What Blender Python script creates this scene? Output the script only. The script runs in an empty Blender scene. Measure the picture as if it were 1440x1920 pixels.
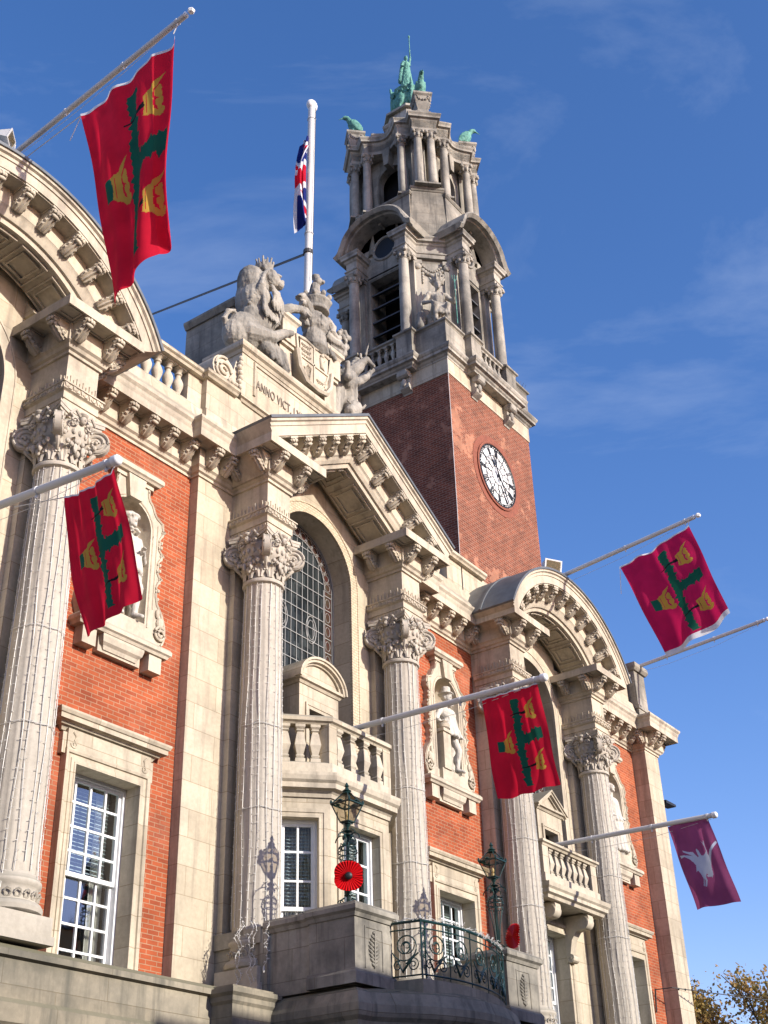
import bpy, bmesh, math, random
from mathutils import Vector, Matrix, noise
R=math.radians; PI=math.pi
sc=bpy.context.scene; col=sc.collection
# ---------------- camera, sky, sun, exposure ----------------
cam=bpy.data.cameras.new('camera'); co=bpy.data.objects.new('camera',cam); col.objects.link(co); sc.camera=co
CM=((0.587,0.401,0.704),(-0.809,0.321,0.492),(-0.028,-0.858,0.513))
m=Matrix(((CM[0][0],-CM[0][1],-CM[0][2]),(CM[1][0],-CM[1][1],-CM[1][2]),(CM[2][0],-CM[2][1],-CM[2][2]))).to_quaternion().to_matrix().to_4x4()
m.translation=Vector((0,-13,1.6)); co.matrix_world=m
cam.sensor_fit='VERTICAL'; cam.sensor_height=24; cam.sensor_width=18; cam.lens=29.8125; cam.clip_end=2000
SUN_EL=R(21.5); SUN_AZ=R(3.5)   # azimuth measured from -Y towards +X
w=bpy.data.worlds.new('World'); sc.world=w; w.use_nodes=True
nt=w.node_tree; N=nt.nodes; L=nt.links; N.clear()
sky=N.new('ShaderNodeTexSky'); sky.sky_type='NISHITA'; sky.sun_disc=False; sky.sun_elevation=SUN_EL
sky.sun_rotation=PI-SUN_AZ; sky.altitude=0; sky.air_density=1.0; sky.dust_density=0.6; sky.ozone_density=3.0
tc=N.new('ShaderNodeTexCoord'); mp=N.new('ShaderNodeMapping'); mp.inputs['Scale'].default_value=(1.0,1.0,2.6); mp.inputs['Rotation'].default_value=(R(20),R(-25),R(30))
L.new(tc.outputs['Generated'],mp.inputs[0])
n1=N.new('ShaderNodeTexNoise'); n1.inputs['Scale'].default_value=3.2; n1.inputs['Detail'].default_value=9; n1.inputs['Roughness'].default_value=.6; n1.inputs['Distortion'].default_value=.5
L.new(mp.outputs[0],n1.inputs['Vector'])
cr=N.new('ShaderNodeValToRGB'); cr.color_ramp.elements[0].position=.52; cr.color_ramp.elements[1].position=.95; cr.color_ramp.elements[1].color=(.33,.33,.33,1); L.new(n1.outputs['Fac'],cr.inputs[0])
hs=N.new('ShaderNodeHueSaturation'); hs.inputs['Saturation'].default_value=1.24; hs.inputs['Value'].default_value=1.0; L.new(sky.outputs[0],hs.inputs['Color'])
mx=N.new('ShaderNodeMixRGB'); mx.inputs['Color2'].default_value=(4.6,5.2,6.2,1); L.new(cr.outputs[0],mx.inputs['Fac']); tn=N.new('ShaderNodeMixRGB'); tn.blend_type='MULTIPLY'; tn.inputs['Fac'].default_value=1; tn.inputs['Color2'].default_value=(1.62,1.17,1.30,1); L.new(hs.outputs[0],tn.inputs['Color1']); L.new(tn.outputs[0],mx.inputs['Color1'])
bg=N.new('ShaderNodeBackground'); bg.inputs['Strength'].default_value=0.125; L.new(mx.outputs[0],bg.inputs['Color'])
wo=N.new('ShaderNodeOutputWorld'); L.new(bg.outputs[0],wo.inputs['Surface'])
sl=bpy.data.lights.new('sun','SUN'); sl.energy=4.4; sl.angle=R(.5); sl.color=(1,.945,.86)
so=bpy.data.objects.new('sun',sl); col.objects.link(so)
sd=Vector((math.sin(SUN_AZ)*math.cos(SUN_EL),-math.cos(SUN_AZ)*math.cos(SUN_EL),math.sin(SUN_EL)))
so.rotation_euler=sd.to_track_quat('Z','Y').to_euler()
sc.view_settings.view_transform='Standard'; sc.view_settings.look='None'; sc.view_settings.exposure=0.6; sc.view_settings.gamma=1

# ---------------- materials ----------------
def lin(h):
    h=h.lstrip('#'); c=[int(h[i:i+2],16)/255 for i in (0,2,4)]
    return tuple(x/12.92 if x<=.04045 else ((x+.055)/1.055)**2.4 for x in c)+(1,)
class NT:
    def __init__(s,name):
        s.m=bpy.data.materials.new(name); s.m.use_nodes=True; s.t=s.m.node_tree; s.b=s.t.nodes['Principled BSDF']; s.o=s.t.nodes['Material Output']
    def n(s,t,**k):
        x=s.t.nodes.new(t)
        for a,b in k.items():
            if a.startswith('_'): setattr(x,a[1:],b)
            else: x.inputs[a.replace('__',' ')].default_value=b
        return x
    def l(s,a,b): s.t.links.new(a,b)
    def mix(s,f,a,b,mode='MIX'):
        x=s.t.nodes.new('ShaderNodeMixRGB'); x.blend_type=mode
        for i,v in enumerate((f,a,b)):
            if hasattr(v,'is_linked'): s.l(v,x.inputs[i])
            else: x.inputs[i].default_value=v
        return x.outputs[0]
    def ramp(s,v,p0,p1,c0=(0,0,0,1),c1=(1,1,1,1)):
        x=s.t.nodes.new('ShaderNodeValToRGB'); e=x.color_ramp.elements; e[0].position=p0; e[1].position=p1; e[0].color=c0; e[1].color=c1; s.l(v,x.inputs[0]); return x.outputs[0]
    def math(s,op,a,b=0.0,c=0.0):
        x=s.t.nodes.new('ShaderNodeMath'); x.operation=op
        for i,v in enumerate((a,b,c)):
            if hasattr(v,'is_linked'): s.l(v,x.inputs[i])
            else: x.inputs[i].default_value=v
        return x.outputs[0]
    def boxuv(s):
        g=s.n('ShaderNodeNewGeometry'); sp=s.n('ShaderNodeSeparateXYZ'); s.l(g.outputs['Position'],sp.inputs[0])
        sn=s.n('ShaderNodeSeparateXYZ'); s.l(g.outputs['True Normal'],sn.inputs[0])
        ax=s.math('ABSOLUTE',sn.outputs[0]); ay=s.math('ABSOLUTE',sn.outputs[1]); az=s.math('ABSOLUTE',sn.outputs[2])
        f=s.math('GREATER_THAN',ax,ay)
        u=s.math('ADD',s.math('MULTIPLY',sp.outputs[0],s.math('SUBTRACT',1.0,f)),s.math('MULTIPLY',sp.outputs[1],f))
        h=s.math('GREATER_THAN',az,.8)
        v=s.math('ADD',s.math('MULTIPLY',sp.outputs[2],s.math('SUBTRACT',1.0,h)),s.math('MULTIPLY',sp.outputs[1],h))
        c=s.n('ShaderNodeCombineXYZ'); s.l(u,c.inputs[0]); s.l(v,c.inputs[1])
        s.g=g; s.up=sn.outputs[2]; s.pos=g.outputs['Position']; return c.outputs[0]
def bump(t,hs,strength=.3,dist=.01):
    b=t.n('ShaderNodeBump'); b.inputs['Strength'].default_value=strength; b.inputs['Distance'].default_value=dist; t.l(hs,b.inputs['Height']); t.l(b.outputs[0],t.b.inputs['Normal'])
def stone(name,base,dark,stain,lich=(.2,.19,.15,1),blocks=True,bw=.95,bh=.42,stainpos=(.48,.72),rough=.85,streak=.5,topdirt=.8):
    t=NT(name); uv=t.boxuv()
    nz=t.n('ShaderNodeTexNoise',Scale=.9,Detail=8.0,Roughness=.65); t.l(t.pos,nz.inputs['Vector'])
    nf=t.n('ShaderNodeTexNoise',Scale=14.0,Detail=6.0,Roughness=.7); t.l(t.pos,nf.inputs['Vector'])
    mp=t.n('ShaderNodeMapping',Scale=(5.0,5.0,.45)); t.l(t.pos,mp.inputs[0])
    ns=t.n('ShaderNodeTexNoise',Scale=1.0,Detail=7.0,Roughness=.6); t.l(mp.outputs[0],ns.inputs['Vector'])
    c=t.mix(t.ramp(nf.outputs['Fac'],.3,.7),base,tuple(x*.8 for x in base[:3])+(1,))
    h=nf.outputs['Fac']
    if blocks:
        br=t.n('ShaderNodeTexBrick',Color1=(1,1,1,1),Color2=(.70,.675,.63,1),Mortar=(.55,.5,.42,1),Scale=1.0)
        br.inputs['Brick Width'].default_value=bw; br.inputs['Row Height'].default_value=bh; br.inputs['Mortar Size'].default_value=.006; br.inputs['Mortar Smooth'].default_value=.2; br.inputs['Bias'].default_value=-.3
        t.l(uv,br.inputs['Vector']); c=t.mix(.85,c,br.outputs['Color'],'MULTIPLY')
        h=t.math('SUBTRACT',t.math('MULTIPLY',h,.3),br.outputs['Fac'])
    c=t.mix(t.math('MULTIPLY',t.ramp(nz.outputs['Fac'],*stainpos),stain),c,dark)
    c=t.mix(t.math('MULTIPLY',t.ramp(ns.outputs['Fac'],.50,.68),streak),c,dark)
    up=t.ramp(t.up,.35,.8); c=t.mix(t.math('MULTIPLY',up,topdirt),c,lich)
    t.l(c,t.b.inputs['Base Color']); t.b.inputs['Roughness'].default_value=rough; t.b.inputs['Specular IOR Level'].default_value=.25
    bump(t,h,.35,.012); return t.m
def brick(name,c1,c2,mortar,patch,pp,pc,bw=.215,bh=.068,ms=.007):
    t=NT(name); uv=t.boxuv()
    br=t.n('ShaderNodeTexBrick',Color1=c1,Color2=c2,Mortar=mortar,Scale=1.0)
    br.inputs['Brick Width'].default_value=bw; br.inputs['Row Height'].default_value=bh; br.inputs['Mortar Size'].default_value=ms; br.inputs['Mortar Smooth'].default_value=.15; br.inputs['Bias'].default_value=-.2
    t.l(uv,br.inputs['Vector'])
    nz=t.n('ShaderNodeTexNoise',Scale=.75,Detail=9.0,Roughness=.68); t.l(t.pos,nz.inputs['Vector'])
    nf=t.n('ShaderNodeTexNoise',Scale=30.0,Detail=4.0); t.l(t.pos,nf.inputs['Vector'])
    c=t.mix(t.math('MULTIPLY',t.math('MULTIPLY',t.ramp(nz.outputs['Fac'],*pp),patch),t.math('SUBTRACT',1.0,t.math('MULTIPLY',br.outputs['Fac'],.8))),br.outputs['Color'],pc,'MIX' )
    n2=t.n('ShaderNodeTexNoise',Scale=2.6,Detail=6.0); t.l(t.pos,n2.inputs['Vector'])
    c=t.mix(.55,c,t.ramp(n2.outputs['Fac'],.3,.7,(.52,.5,.48,1),(1.25,1.2,1.15,1)),'MULTIPLY')
    t.l(c,t.b.inputs['Base Color']); t.b.inputs['Roughness'].default_value=.88; t.b.inputs['Specular IOR Level'].default_value=.2
    bump(t,t.math('SUBTRACT',t.math('MULTIPLY',nf.outputs['Fac'],.3),br.outputs['Fac']),.5,.01); return t.m
def plain(name,c,rough=.6,metal=0,var=.25,scale=6,c2=None,bmp=.1,spec=.5):
    t=NT(name); g=t.n('ShaderNodeNewGeometry'); nz=t.n('ShaderNodeTexNoise',Scale=float(scale),Detail=6.0,Roughness=.65); t.l(g.outputs['Position'],nz.inputs['Vector'])
    c2=c2 or tuple(x*(1-var) for x in c[:3])+(1,)
    t.l(t.mix(t.ramp(nz.outputs['Fac'],.35,.65),c,c2),t.b.inputs['Base Color']); t.b.inputs['Roughness'].default_value=rough; t.b.inputs['Metallic'].default_value=metal; t.b.inputs['Specular IOR Level'].default_value=spec
    if bmp: bump(t,nz.outputs['Fac'],bmp,.01)
    return t.m
def cloth(name,c,trans=.25):
    t=NT(name); g=t.n('ShaderNodeNewGeometry'); nz=t.n('ShaderNodeTexNoise',Scale=2.5,Detail=5.0); t.l(g.outputs['Position'],nz.inputs['Vector'])
    cc=t.mix(t.ramp(nz.outputs['Fac'],.35,.7),c,tuple(x*.75 for x in c[:3])+(1,))
    t.l(cc,t.b.inputs['Base Color']); t.b.inputs['Roughness'].default_value=.8; t.b.inputs['Specular IOR Level'].default_value=.15
    tr=t.n('ShaderNodeBsdfTranslucent'); t.l(cc,tr.inputs[0]); ms=t.n('ShaderNodeMixShader',Fac=trans); t.l(t.b.outputs[0],ms.inputs[1]); t.l(tr.outputs[0],ms.inputs[2]); t.l(ms.outputs[0],t.o.inputs[0])
    return t.m
def glass(name,tint=(.9,.95,.95,1),spec=.35,var=False):
    t=NT(name); tr=t.n('ShaderNodeBsdfTransparent'); tr.inputs[0].default_value=tint
    gl=t.n('ShaderNodeBsdfGlossy',Roughness=.03); fr=t.n('ShaderNodeFresnel',IOR=1.5)
    g=t.n('ShaderNodeNewGeometry'); nz=t.n('ShaderNodeTexNoise',Scale=1.2); t.l(g.outputs['Position'],nz.inputs['Vector'])
    b=t.n('ShaderNodeBump',Strength=.12,Distance=.1); t.l(nz.outputs['Fac'],b.inputs['Height']); t.l(b.outputs[0],gl.inputs['Normal'])
    ms=t.n('ShaderNodeMixShader'); t.l(t.math('MULTIPLY',t.math('MAXIMUM',fr.outputs[0],.08),.30),ms.inputs[0]); t.l(tr.outputs[0],ms.inputs[1]); t.l(gl.outputs[0],ms.inputs[2]); t.l(ms.outputs[0],t.o.inputs[0])
    t.t.nodes.remove(t.b); return t.m
M={}
M['stone']=stone('portland_stone',(.575,.495,.365,1),(.21,.175,.13,1),.55,topdirt=.8,streak=.6)
M['stone_plain']=stone('carved_stone',(.565,.49,.37,1),(.19,.16,.125,1),.65,blocks=False,streak=.5)
M['stone_col']=stone('column_stone',(.51,.455,.37,1),(.25,.225,.18,1),.5,blocks=False,streak=.3)
M['stone_grey']=stone('weathered_stone',(.43,.39,.315,1),(.085,.08,.07,1),.85,blocks=True,stainpos=(.40,.68),streak=.75,lich=(.13,.125,.11,1))
M['stone_greyp']=stone('weathered_carved_stone',(.46,.42,.345,1),(.10,.095,.085,1),.85,blocks=False,stainpos=(.42,.68),streak=.7,lich=(.13,.125,.11,1))
M['stone_base']=stone('mossy_ledge_stone',(.37,.32,.235,1),(.10,.095,.075,1),.8,bw=1.6,bh=.9,blocks=True,stainpos=(.40,.66),streak=.75,lich=(.15,.14,.09,1))
M['statue']=stone('statue_stone',(.42,.385,.32,1),(.10,.095,.085,1),.85,blocks=False,stainpos=(.42,.62),streak=.7,lich=(.25,.23,.19,1),topdirt=.5)
M['statue_pale']=stone('pale_statue_stone',(.60,.56,.48,1),(.28,.26,.23,1),.5,blocks=False,streak=.3,lich=(.4,.38,.33,1),topdirt=.4)
M['glazed']=brick('glazed_cream_brick',(.56,.475,.34,1),(.50,.43,.31,1),(.36,.29,.20,1),.1,(.5,.7),(.4,.33,.24,1),bw=.11,bh=.055)
M['brick']=brick('orange_brick',(.36,.088,.034,1),(.235,.054,.025,1),(.35,.20,.12,1),.45,(.52,.70),(.40,.16,.10,1))
M['tbrick']=brick('tower_brick',(.225,.066,.034,1),(.125,.040,.025,1),(.29,.17,.12,1),.8,(.565,.585),(.44,.20,.12,1),bw=.21,bh=.072,ms=.011)
M['lead']=plain('lead_sheet',(.15,.16,.165,1),.5,.3,.35,3)
M['slate']=plain('slate_roof',(.07,.075,.085,1),.7,0,.3,5)
M['white']=plain('white_paint',(.78,.78,.76,1),.45,0,.08,8,bmp=0)
M['pole']=plain('pole_paint',(.62,.61,.58,1),.5,0,.10,1,bmp=0)
M['iron']=plain('dark_green_iron',(.012,.045,.04,1),.4,.1,.4,12)
M['copper']=plain('verdigris_bronze',(.14,.36,.28,1),.75,0,.5,9,c2=(.05,.16,.13,1),bmp=.5)
M['dark']=plain('interior_shade_black',(.008,.008,.008,1),.95,0,.2,3,bmp=0)  # near-black colour stands in for the shade inside openings
M['room']=plain('room_interior',(.10,.09,.08,1),.95,0,.3,1,bmp=0)
M['curtain']=plain('curtain_fabric',(.65,.62,.55,1),.9,0,.3,3,bmp=0)
M['blind']=plain('blind_slat',(.45,.52,.52,1),.6,0,.1,3,bmp=0)
M['glass']=glass('window_glass')
M['lampglass']=glass('lantern_glass',(.72,.68,.6,1))
M['black']=plain('black_paint',(.01,.01,.01,1),.5,0,.2,3,bmp=0)
M['wire']=plain('fairy_wire',(.62,.60,.55,1),.5,0,.1,3,bmp=0)
M['dwire']=plain('dark_wire',(.05,.045,.04,1),.5,0,.1,3,bmp=0)
M['opal']=plain('opal_dial',(.72,.72,.70,1),.35,0,.06,3,bmp=0)
M['gold']=plain('gold_leaf',(.6,.4,.1,1),.35,.7,.2,3)
M['red']=cloth('red_bunting',(.66,.012,.040,1),.5); M['crimson']=cloth('crimson_bunting',(.52,.012,.085,1),.45); M['green']=cloth('green_applique',(.008,.105,.06,1),.2); M['yellow']=cloth('gold_applique',(.52,.30,.045,1),.15)
M['hem']=cloth('white_hem',(.7,.7,.7,1)); M['nail']=cloth('black_applique',(.01,.008,.01,1),.05)
M['maroon']=cloth('maroon_bunting',(.30,.07,.17,1),.45); M['pale']=cloth('pale_blue_print',(.50,.55,.66,1),.2)
M['blue']=cloth('blue_bunting',(.01,.02,.16,1)); M['white_c']=cloth('white_bunting',(.7,.7,.72,1))
M['poppy']=plain('poppy_red',(.62,.006,.01,1),.35,0,.12,4,bmp=0)
M['inscr']=plain('incised_letter_shade',(.24,.195,.145,1),.8,0,.2,4,bmp=0)  # darker tone stands in for the shade inside incised letters
M['shop']=[plain(n_,c_,.9,0,.2,1) for n_,c_ in (('cream_render',(.5,.45,.35,1)),('grey_render',(.33,.33,.33,1)),('white_render',(.62,.61,.57,1)),('ochre_render',(.45,.33,.18,1)),('buff_render',(.42,.36,.26,1)),('pink_render',(.48,.34,.29,1)))]
M['asphalt']=plain('asphalt',(.05,.05,.052,1),.9,0,.3,8); M['paving']=stone('paving',(.30,.28,.25,1),(.16,.15,.13,1),.5,bw=.6,bh=.6,topdirt=0)
M['render']=plain('painted_render',(.42,.38,.32,1),.9,0,.2,1)
M['bark']=plain('bark',(.10,.08,.06,1),.9,0,.5,6)
def leafmat():
    t=NT('autumn_leaves'); oi=t.n('ShaderNodeNewGeometry'); nz=t.n('ShaderNodeTexNoise',Scale=1.3,Detail=4.0); t.l(oi.outputs['Position'],nz.inputs['Vector'])
    wn=t.n('ShaderNodeTexWhiteNoise',_noise_dimensions='1D'); t.l(oi.outputs['Random Per Island'],wn.inputs['W'])
    c=t.mix(wn.outputs['Value'],(.46,.29,.07,1),(.24,.22,.06,1)); c=t.mix(t.ramp(nz.outputs['Fac'],.4,.6),c,(.34,.20,.06,1))
    t.l(c,t.b.inputs['Base Color']); t.b.inputs['Roughness'].default_value=.7
    tr=t.n('ShaderNodeBsdfTranslucent'); t.l(c,tr.inputs[0]); ms=t.n('ShaderNodeMixShader',Fac=.35); t.l(t.b.outputs[0],ms.inputs[1]); t.l(tr.outputs[0],ms.inputs[2]); t.l(ms.outputs[0],t.o.inputs[0]); return t.m
M['leaf']=leafmat()
def stained():
    t=NT('stained_glass'); g=t.n('ShaderNodeNewGeometry'); sp=t.n('ShaderNodeSeparateXYZ'); t.l(g.outputs['Position'],sp.inputs[0])
    c=t.n('ShaderNodeCombineXYZ'); t.l(t.math('FLOOR',t.math('MULTIPLY',sp.outputs[0],6.3)),c.inputs[0]); t.l(t.math('FLOOR',t.math('MULTIPLY',sp.outputs[2],3.4)),c.inputs[1])
    wn=t.n('ShaderNodeTexWhiteNoise'); t.l(c.outputs[0],wn.inputs['Vector'])
    cc=t.mix(wn.outputs['Value'],(.012,.015,.016,1),(.04,.047,.047,1)); t.l(cc,t.b.inputs['Base Color'])
    t.b.inputs['Roughness'].default_value=.2; t.b.inputs['Specular IOR Level'].default_value=.08
    nz=t.n('ShaderNodeTexNoise',Scale=3.0); t.l(g.outputs['Position'],nz.inputs['Vector']); bump(t,wn.outputs['Value'],.08,.05); return t.m
M['stained']=stained(); M['sredglass']=plain('ruby_glass',(.055,.016,.014,1),.3,0,.5,9,c2=(.05,.04,.025,1),spec=.2); M['came']=plain('lead_came',(.34,.34,.32,1),.6,0,.1,3,bmp=0)

# ---------------- mesh helpers ----------------
class MB:
    def __init__(s): s.v=[]; s.f=[]; s.mi=[]
    def add(s,vs,fs,mi=0):
        o=len(s.v); s.v+=[tuple(a) for a in vs]; s.f+=[tuple(o+i for i in f) for f in fs]; s.mi+=[mi]*len(fs)
    def box(s,x0,x1,y0,y1,z0,z1,mi=0):
        v=[(x,y,z) for x in (x0,x1) for y in (y0,y1) for z in (z0,z1)]
        s.add(v,[(0,1,3,2),(4,6,7,5),(0,4,5,1),(2,3,7,6),(0,2,6,4),(1,5,7,3)],mi); return s
    def obox(s,c,h,rot,mi=0):
        v=[Vector(c)+rot@Vector((x*h[0],y*h[1],z*h[2])) for x in (-1,1) for y in (-1,1) for z in (-1,1)]
        s.add(v,[(0,1,3,2),(4,6,7,5),(0,4,5,1),(2,3,7,6),(0,2,6,4),(1,5,7,3)],mi); return s
    def prism(s,poly,fn,a,b,mi=0):
        n=len(poly); v=[fn(p,a) for p in poly]+[fn(p,b) for p in poly]
        s.add(v,[tuple(range(n)),tuple(range(2*n-1,n-1,-1))]+[(i,(i+1)%n,n+(i+1)%n,n+i) for i in range(n)],mi); return s
    def loft(s,rings,cap=True,close=True,mi=0):
        n=len(rings[0]); v=[p for r in rings for p in r]; f=[]
        for k in range(len(rings)-1):
            for i in range(n if close else n-1):
                j=(i+1)%n; f.append((k*n+i,k*n+j,(k+1)*n+j,(k+1)*n+i))
        if cap: f+= [tuple(range(n-1,-1,-1)),tuple((len(rings)-1)*n+i for i in range(n))]
        s.add(v,f,mi); return s
    def lathe(s,prof,c,n=16,rf=None,mi=0,axis='z',phase=0):
        rings=[]
        for r,z in prof:
            ring=[]
            for i in range(n):
                a=2*PI*i/n+phase; rr=r*(rf(a) if rf else 1); p=(rr*math.cos(a),rr*math.sin(a),z)
                if axis=='y': p=(p[0],p[2],p[1])
                if axis=='x': p=(p[2],p[0],p[1])
                ring.append((c[0]+p[0],c[1]+p[1],c[2]+p[2]))
            rings.append(ring)
        return s.loft(rings,mi=mi)
    def tube(s,pts,r,n=6,mi=0,closed=False):
        pts=[Vector(p) for p in pts]; rings=[]; k=len(pts)
        for i,p in enumerate(pts):
            if closed: d=pts[(i+1)%k]-pts[i-1]
            else: d=(pts[min(i+1,k-1)]-pts[max(i-1,0)])
            if d.length<1e-9: d=Vector((0,0,1))
            q=d.to_track_quat('Z','Y'); rr=r[i] if isinstance(r,(list,tuple)) else r
            rings.append([p+q@Vector((rr*math.cos(2*PI*j/n),rr*math.sin(2*PI*j/n),0)) for j in range(n)])
        if closed: rings.append(rings[0])
        return s.loft(rings,cap=not closed,mi=mi)
    def ell(s,c,r,rot=None,nu=12,nv=8,mi=0):
        rings=[]
        for j in range(nv+1):
            t=-PI/2+PI*j/nv; t=max(min(t,PI/2-.08),-PI/2+.08); ring=[]
            for i in range(nu):
                a=2*PI*i/nu; p=Vector((r[0]*math.cos(t)*math.cos(a),r[1]*math.cos(t)*math.sin(a),r[2]*math.sin(t)))
                if rot: p=rot@p
                ring.append(Vector(c)+p)
            rings.append(ring)
        return s.loft(rings,mi=mi)
    def cap(s,p,q,r1,r2,n=10,mi=0):   # tapered capsule
        p=Vector(p);q=Vector(q);d=q-p;u=d.normalized() if d.length>1e-6 else Vector((0,0,1));pts=[];rs=[]
        for k in (-80,-50,-20): pts.append(p+u*r1*math.sin(R(k))); rs.append(r1*math.cos(R(k)))
        for k in (20,50,80): pts.append(q+u*r2*math.sin(R(k))); rs.append(r2*math.cos(R(k)))
        return s.tube(pts,rs,n,mi)
    def sweep(s,path,prof,fn,closed=False,mi=0):
        """prof: closed polygon of (n,w); n is offset to the right of travel"""
        k=len(path); P=[Vector(p) for p in path]; rings=[]
        for i in range(k):
            ds=[]
            if closed or i>0: ds.append((P[i]-P[i-1]).normalized())
            if closed or i<k-1: ds.append((P[(i+1)%k]-P[i]).normalized())
            ns=[Vector((d.y,-d.x)) for d in ds]
            if len(ns)==2:
                b=ns[0]+ns[1]; b=b/max(b.length_squared/2,.2) if b.length>1e-6 else ns[0]
            else: b=ns[0]
            rings.append([fn((P[i].x+b.x*n_,P[i].y+b.y*n_),w_) for n_,w_ in prof])
        if closed: rings.append(rings[0])
        return s.loft(rings,cap=not closed,mi=mi)
    def rotz(s,a,c=(0,0)):
        ca,sa=math.cos(a),math.sin(a); s.v=[(c[0]+(x-c[0])*ca-(y-c[1])*sa,c[1]+(x-c[0])*sa+(y-c[1])*ca,z) for x,y,z in s.v]; return s
    def mv(s,d): s.v=[(x+d[0],y+d[1],z+d[2]) for x,y,z in s.v]; return s
    def xf(s,mat): s.v=[tuple(mat@Vector(p)) for p in s.v]; return s
    def join(s,o): s.add(o.v,o.f); s.mi[-len(o.f):]=o.mi; return s
XY=lambda p,w_:(p[0],p[1],w_)      # plan path, profile height
XZ=lambda p,w_:(p[0],w_,p[1])      # elevation path, profile depth
YZ=lambda p,w_:(w_,p[0],p[1])
WO={}
SETTLE=[False]
def settle(x,z):
    # the upper courses drop very slightly towards the far end of the front
    return z-min(.22,.021*max(0,x-14))*min(1.15,max(0,(z-8.5)/4.8))
def obj(name,mb,mat,parent=None,smooth=False,raw=None,flat=None):
    me=raw
    if SETTLE[0] and me is None: mb.v=[(x,y,settle(x,z)) for x,y,z in mb.v]
    o_=WO.get(parent.name,Vector((0,0,0))) if parent else Vector((0,0,0))
    if me is None:
        me=bpy.data.meshes.new(name); me.from_pydata([(x-o_.x,y-o_.y,z-o_.z) for x,y,z in mb.v],[],mb.f)
        for mm in (mat if isinstance(mat,(list,tuple)) else [mat]): me.materials.append(mm)
        me.polygons.foreach_set('material_index',mb.mi)
        bm=bmesh.new(); bm.from_mesh(me); bmesh.ops.recalc_face_normals(bm,faces=bm.faces); bm.to_mesh(me); bm.free()
        if smooth:
            me.polygons.foreach_set('use_smooth',[True]*len(me.polygons))
            me.set_sharp_from_angle(angle=R(40 if smooth is True else smooth))
        me.update()
    o=bpy.data.objects.new(name,me); col.objects.link(o)
    if parent: o.parent=parent; WO[o.name]=o_
    return o
def tag(o,label,cat,group=None,kind=None):
    if label: o['label']=label
    if cat: o['category']=cat
    if group: o['group']=group
    if kind: o['kind']=kind
    return o
def thing(name,label,cat,loc=(0,0,0),group=None):
    o=bpy.data.objects.new(name,None); col.objects.link(o); o.location=loc; o.empty_display_size=.3; WO[o.name]=Vector(loc)
    return tag(o,label,cat,group)
def struct(name,mb,mat): return tag(obj(name,mb,mat),None,None,kind='structure')
def grp(name,parent):
    o=bpy.data.objects.new(name,None); col.objects.link(o); o.parent=parent; WO[o.name]=WO[parent.name].copy(); return o
def carve(name,mb,mat,parent,voxel=.02,disp=.012,dscale=.12,smooth_it=3,ridged=False):
    """fuse overlapping volumes into one continuous carved surface"""
    o_=WO.get(parent.name,Vector((0,0,0))) if parent else Vector((0,0,0))
    if SETTLE[0]: mb.v=[(x,y,settle(x,z)) for x,y,z in mb.v]
    me=bpy.data.meshes.new(name+'_src'); me.from_pydata([(x-o_.x,y-o_.y,z-o_.z) for x,y,z in mb.v],[],mb.f)
    bm=bmesh.new(); bm.from_mesh(me); bmesh.ops.recalc_face_normals(bm,faces=bm.faces); bm.to_mesh(me); bm.free()
    t=bpy.data.objects.new('tmp',me); col.objects.link(t)
    r=t.modifiers.new('r','REMESH'); r.mode='VOXEL'; r.voxel_size=voxel; r.adaptivity=0
    s_=t.modifiers.new('s','SMOOTH'); s_.iterations=smooth_it; s_.factor=.5
    dg=bpy.context.evaluated_depsgraph_get(); dg.update(); ev=t.evaluated_get(dg); nm=bpy.data.meshes.new_from_object(ev)
    bpy.data.objects.remove(t); bpy.data.meshes.remove(me)
    if disp:
        nv=len(nm.vertices); cs=[0.0]*(3*nv); ns=[0.0]*(3*nv); nm.vertices.foreach_get('co',cs); nm.vertex_normals.foreach_get('vector',ns)
        for i in range(nv):
            x,y,z=cs[3*i:3*i+3]; q=Vector((x,y,z*.45)) if ridged else Vector((x,y,z))
            d=noise.noise(q/dscale)+.5*noise.noise(q/(dscale*.45)); d=disp*((abs(d)*2-.6) if ridged else d)
            cs[3*i]+=ns[3*i]*d; cs[3*i+1]+=ns[3*i+1]*d; cs[3*i+2]+=ns[3*i+2]*d
        nm.vertices.foreach_set('co',cs)
    nm.name=name; nm.materials.clear(); nm.materials.append(mat)
    nm.polygons.foreach_set('use_smooth',[True]*len(nm.polygons)); nm.update()
    o=bpy.data.objects.new(name,nm); col.objects.link(o)
    if parent: o.parent=parent; WO[o.name]=o_
    return o
def copy_tree(o,parent=None):
    c=o.copy(); col.objects.link(c); c.parent=parent
    WO[c.name]=WO.get(o.name,Vector((0,0,0))).copy()
    for ch in list(o.children): copy_tree(ch,c)
    return c
def spiral(c,r0,turns,ax,ay,n=28,shrink=.18,a0=0,sgn=1):
    """spiral from radius r0 inwards in the plane (ax, ay)"""
    c=Vector(c); ax=Vector(ax); ay=Vector(ay)
    return [c+(ax*math.cos(a0+sgn*t*turns*2*PI)+ay*math.sin(a0+sgn*t*turns*2*PI))*r0*(1-(1-shrink)*t) for t in [i/n for i in range(n+1)]]
SETTLE[0]=True
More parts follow.
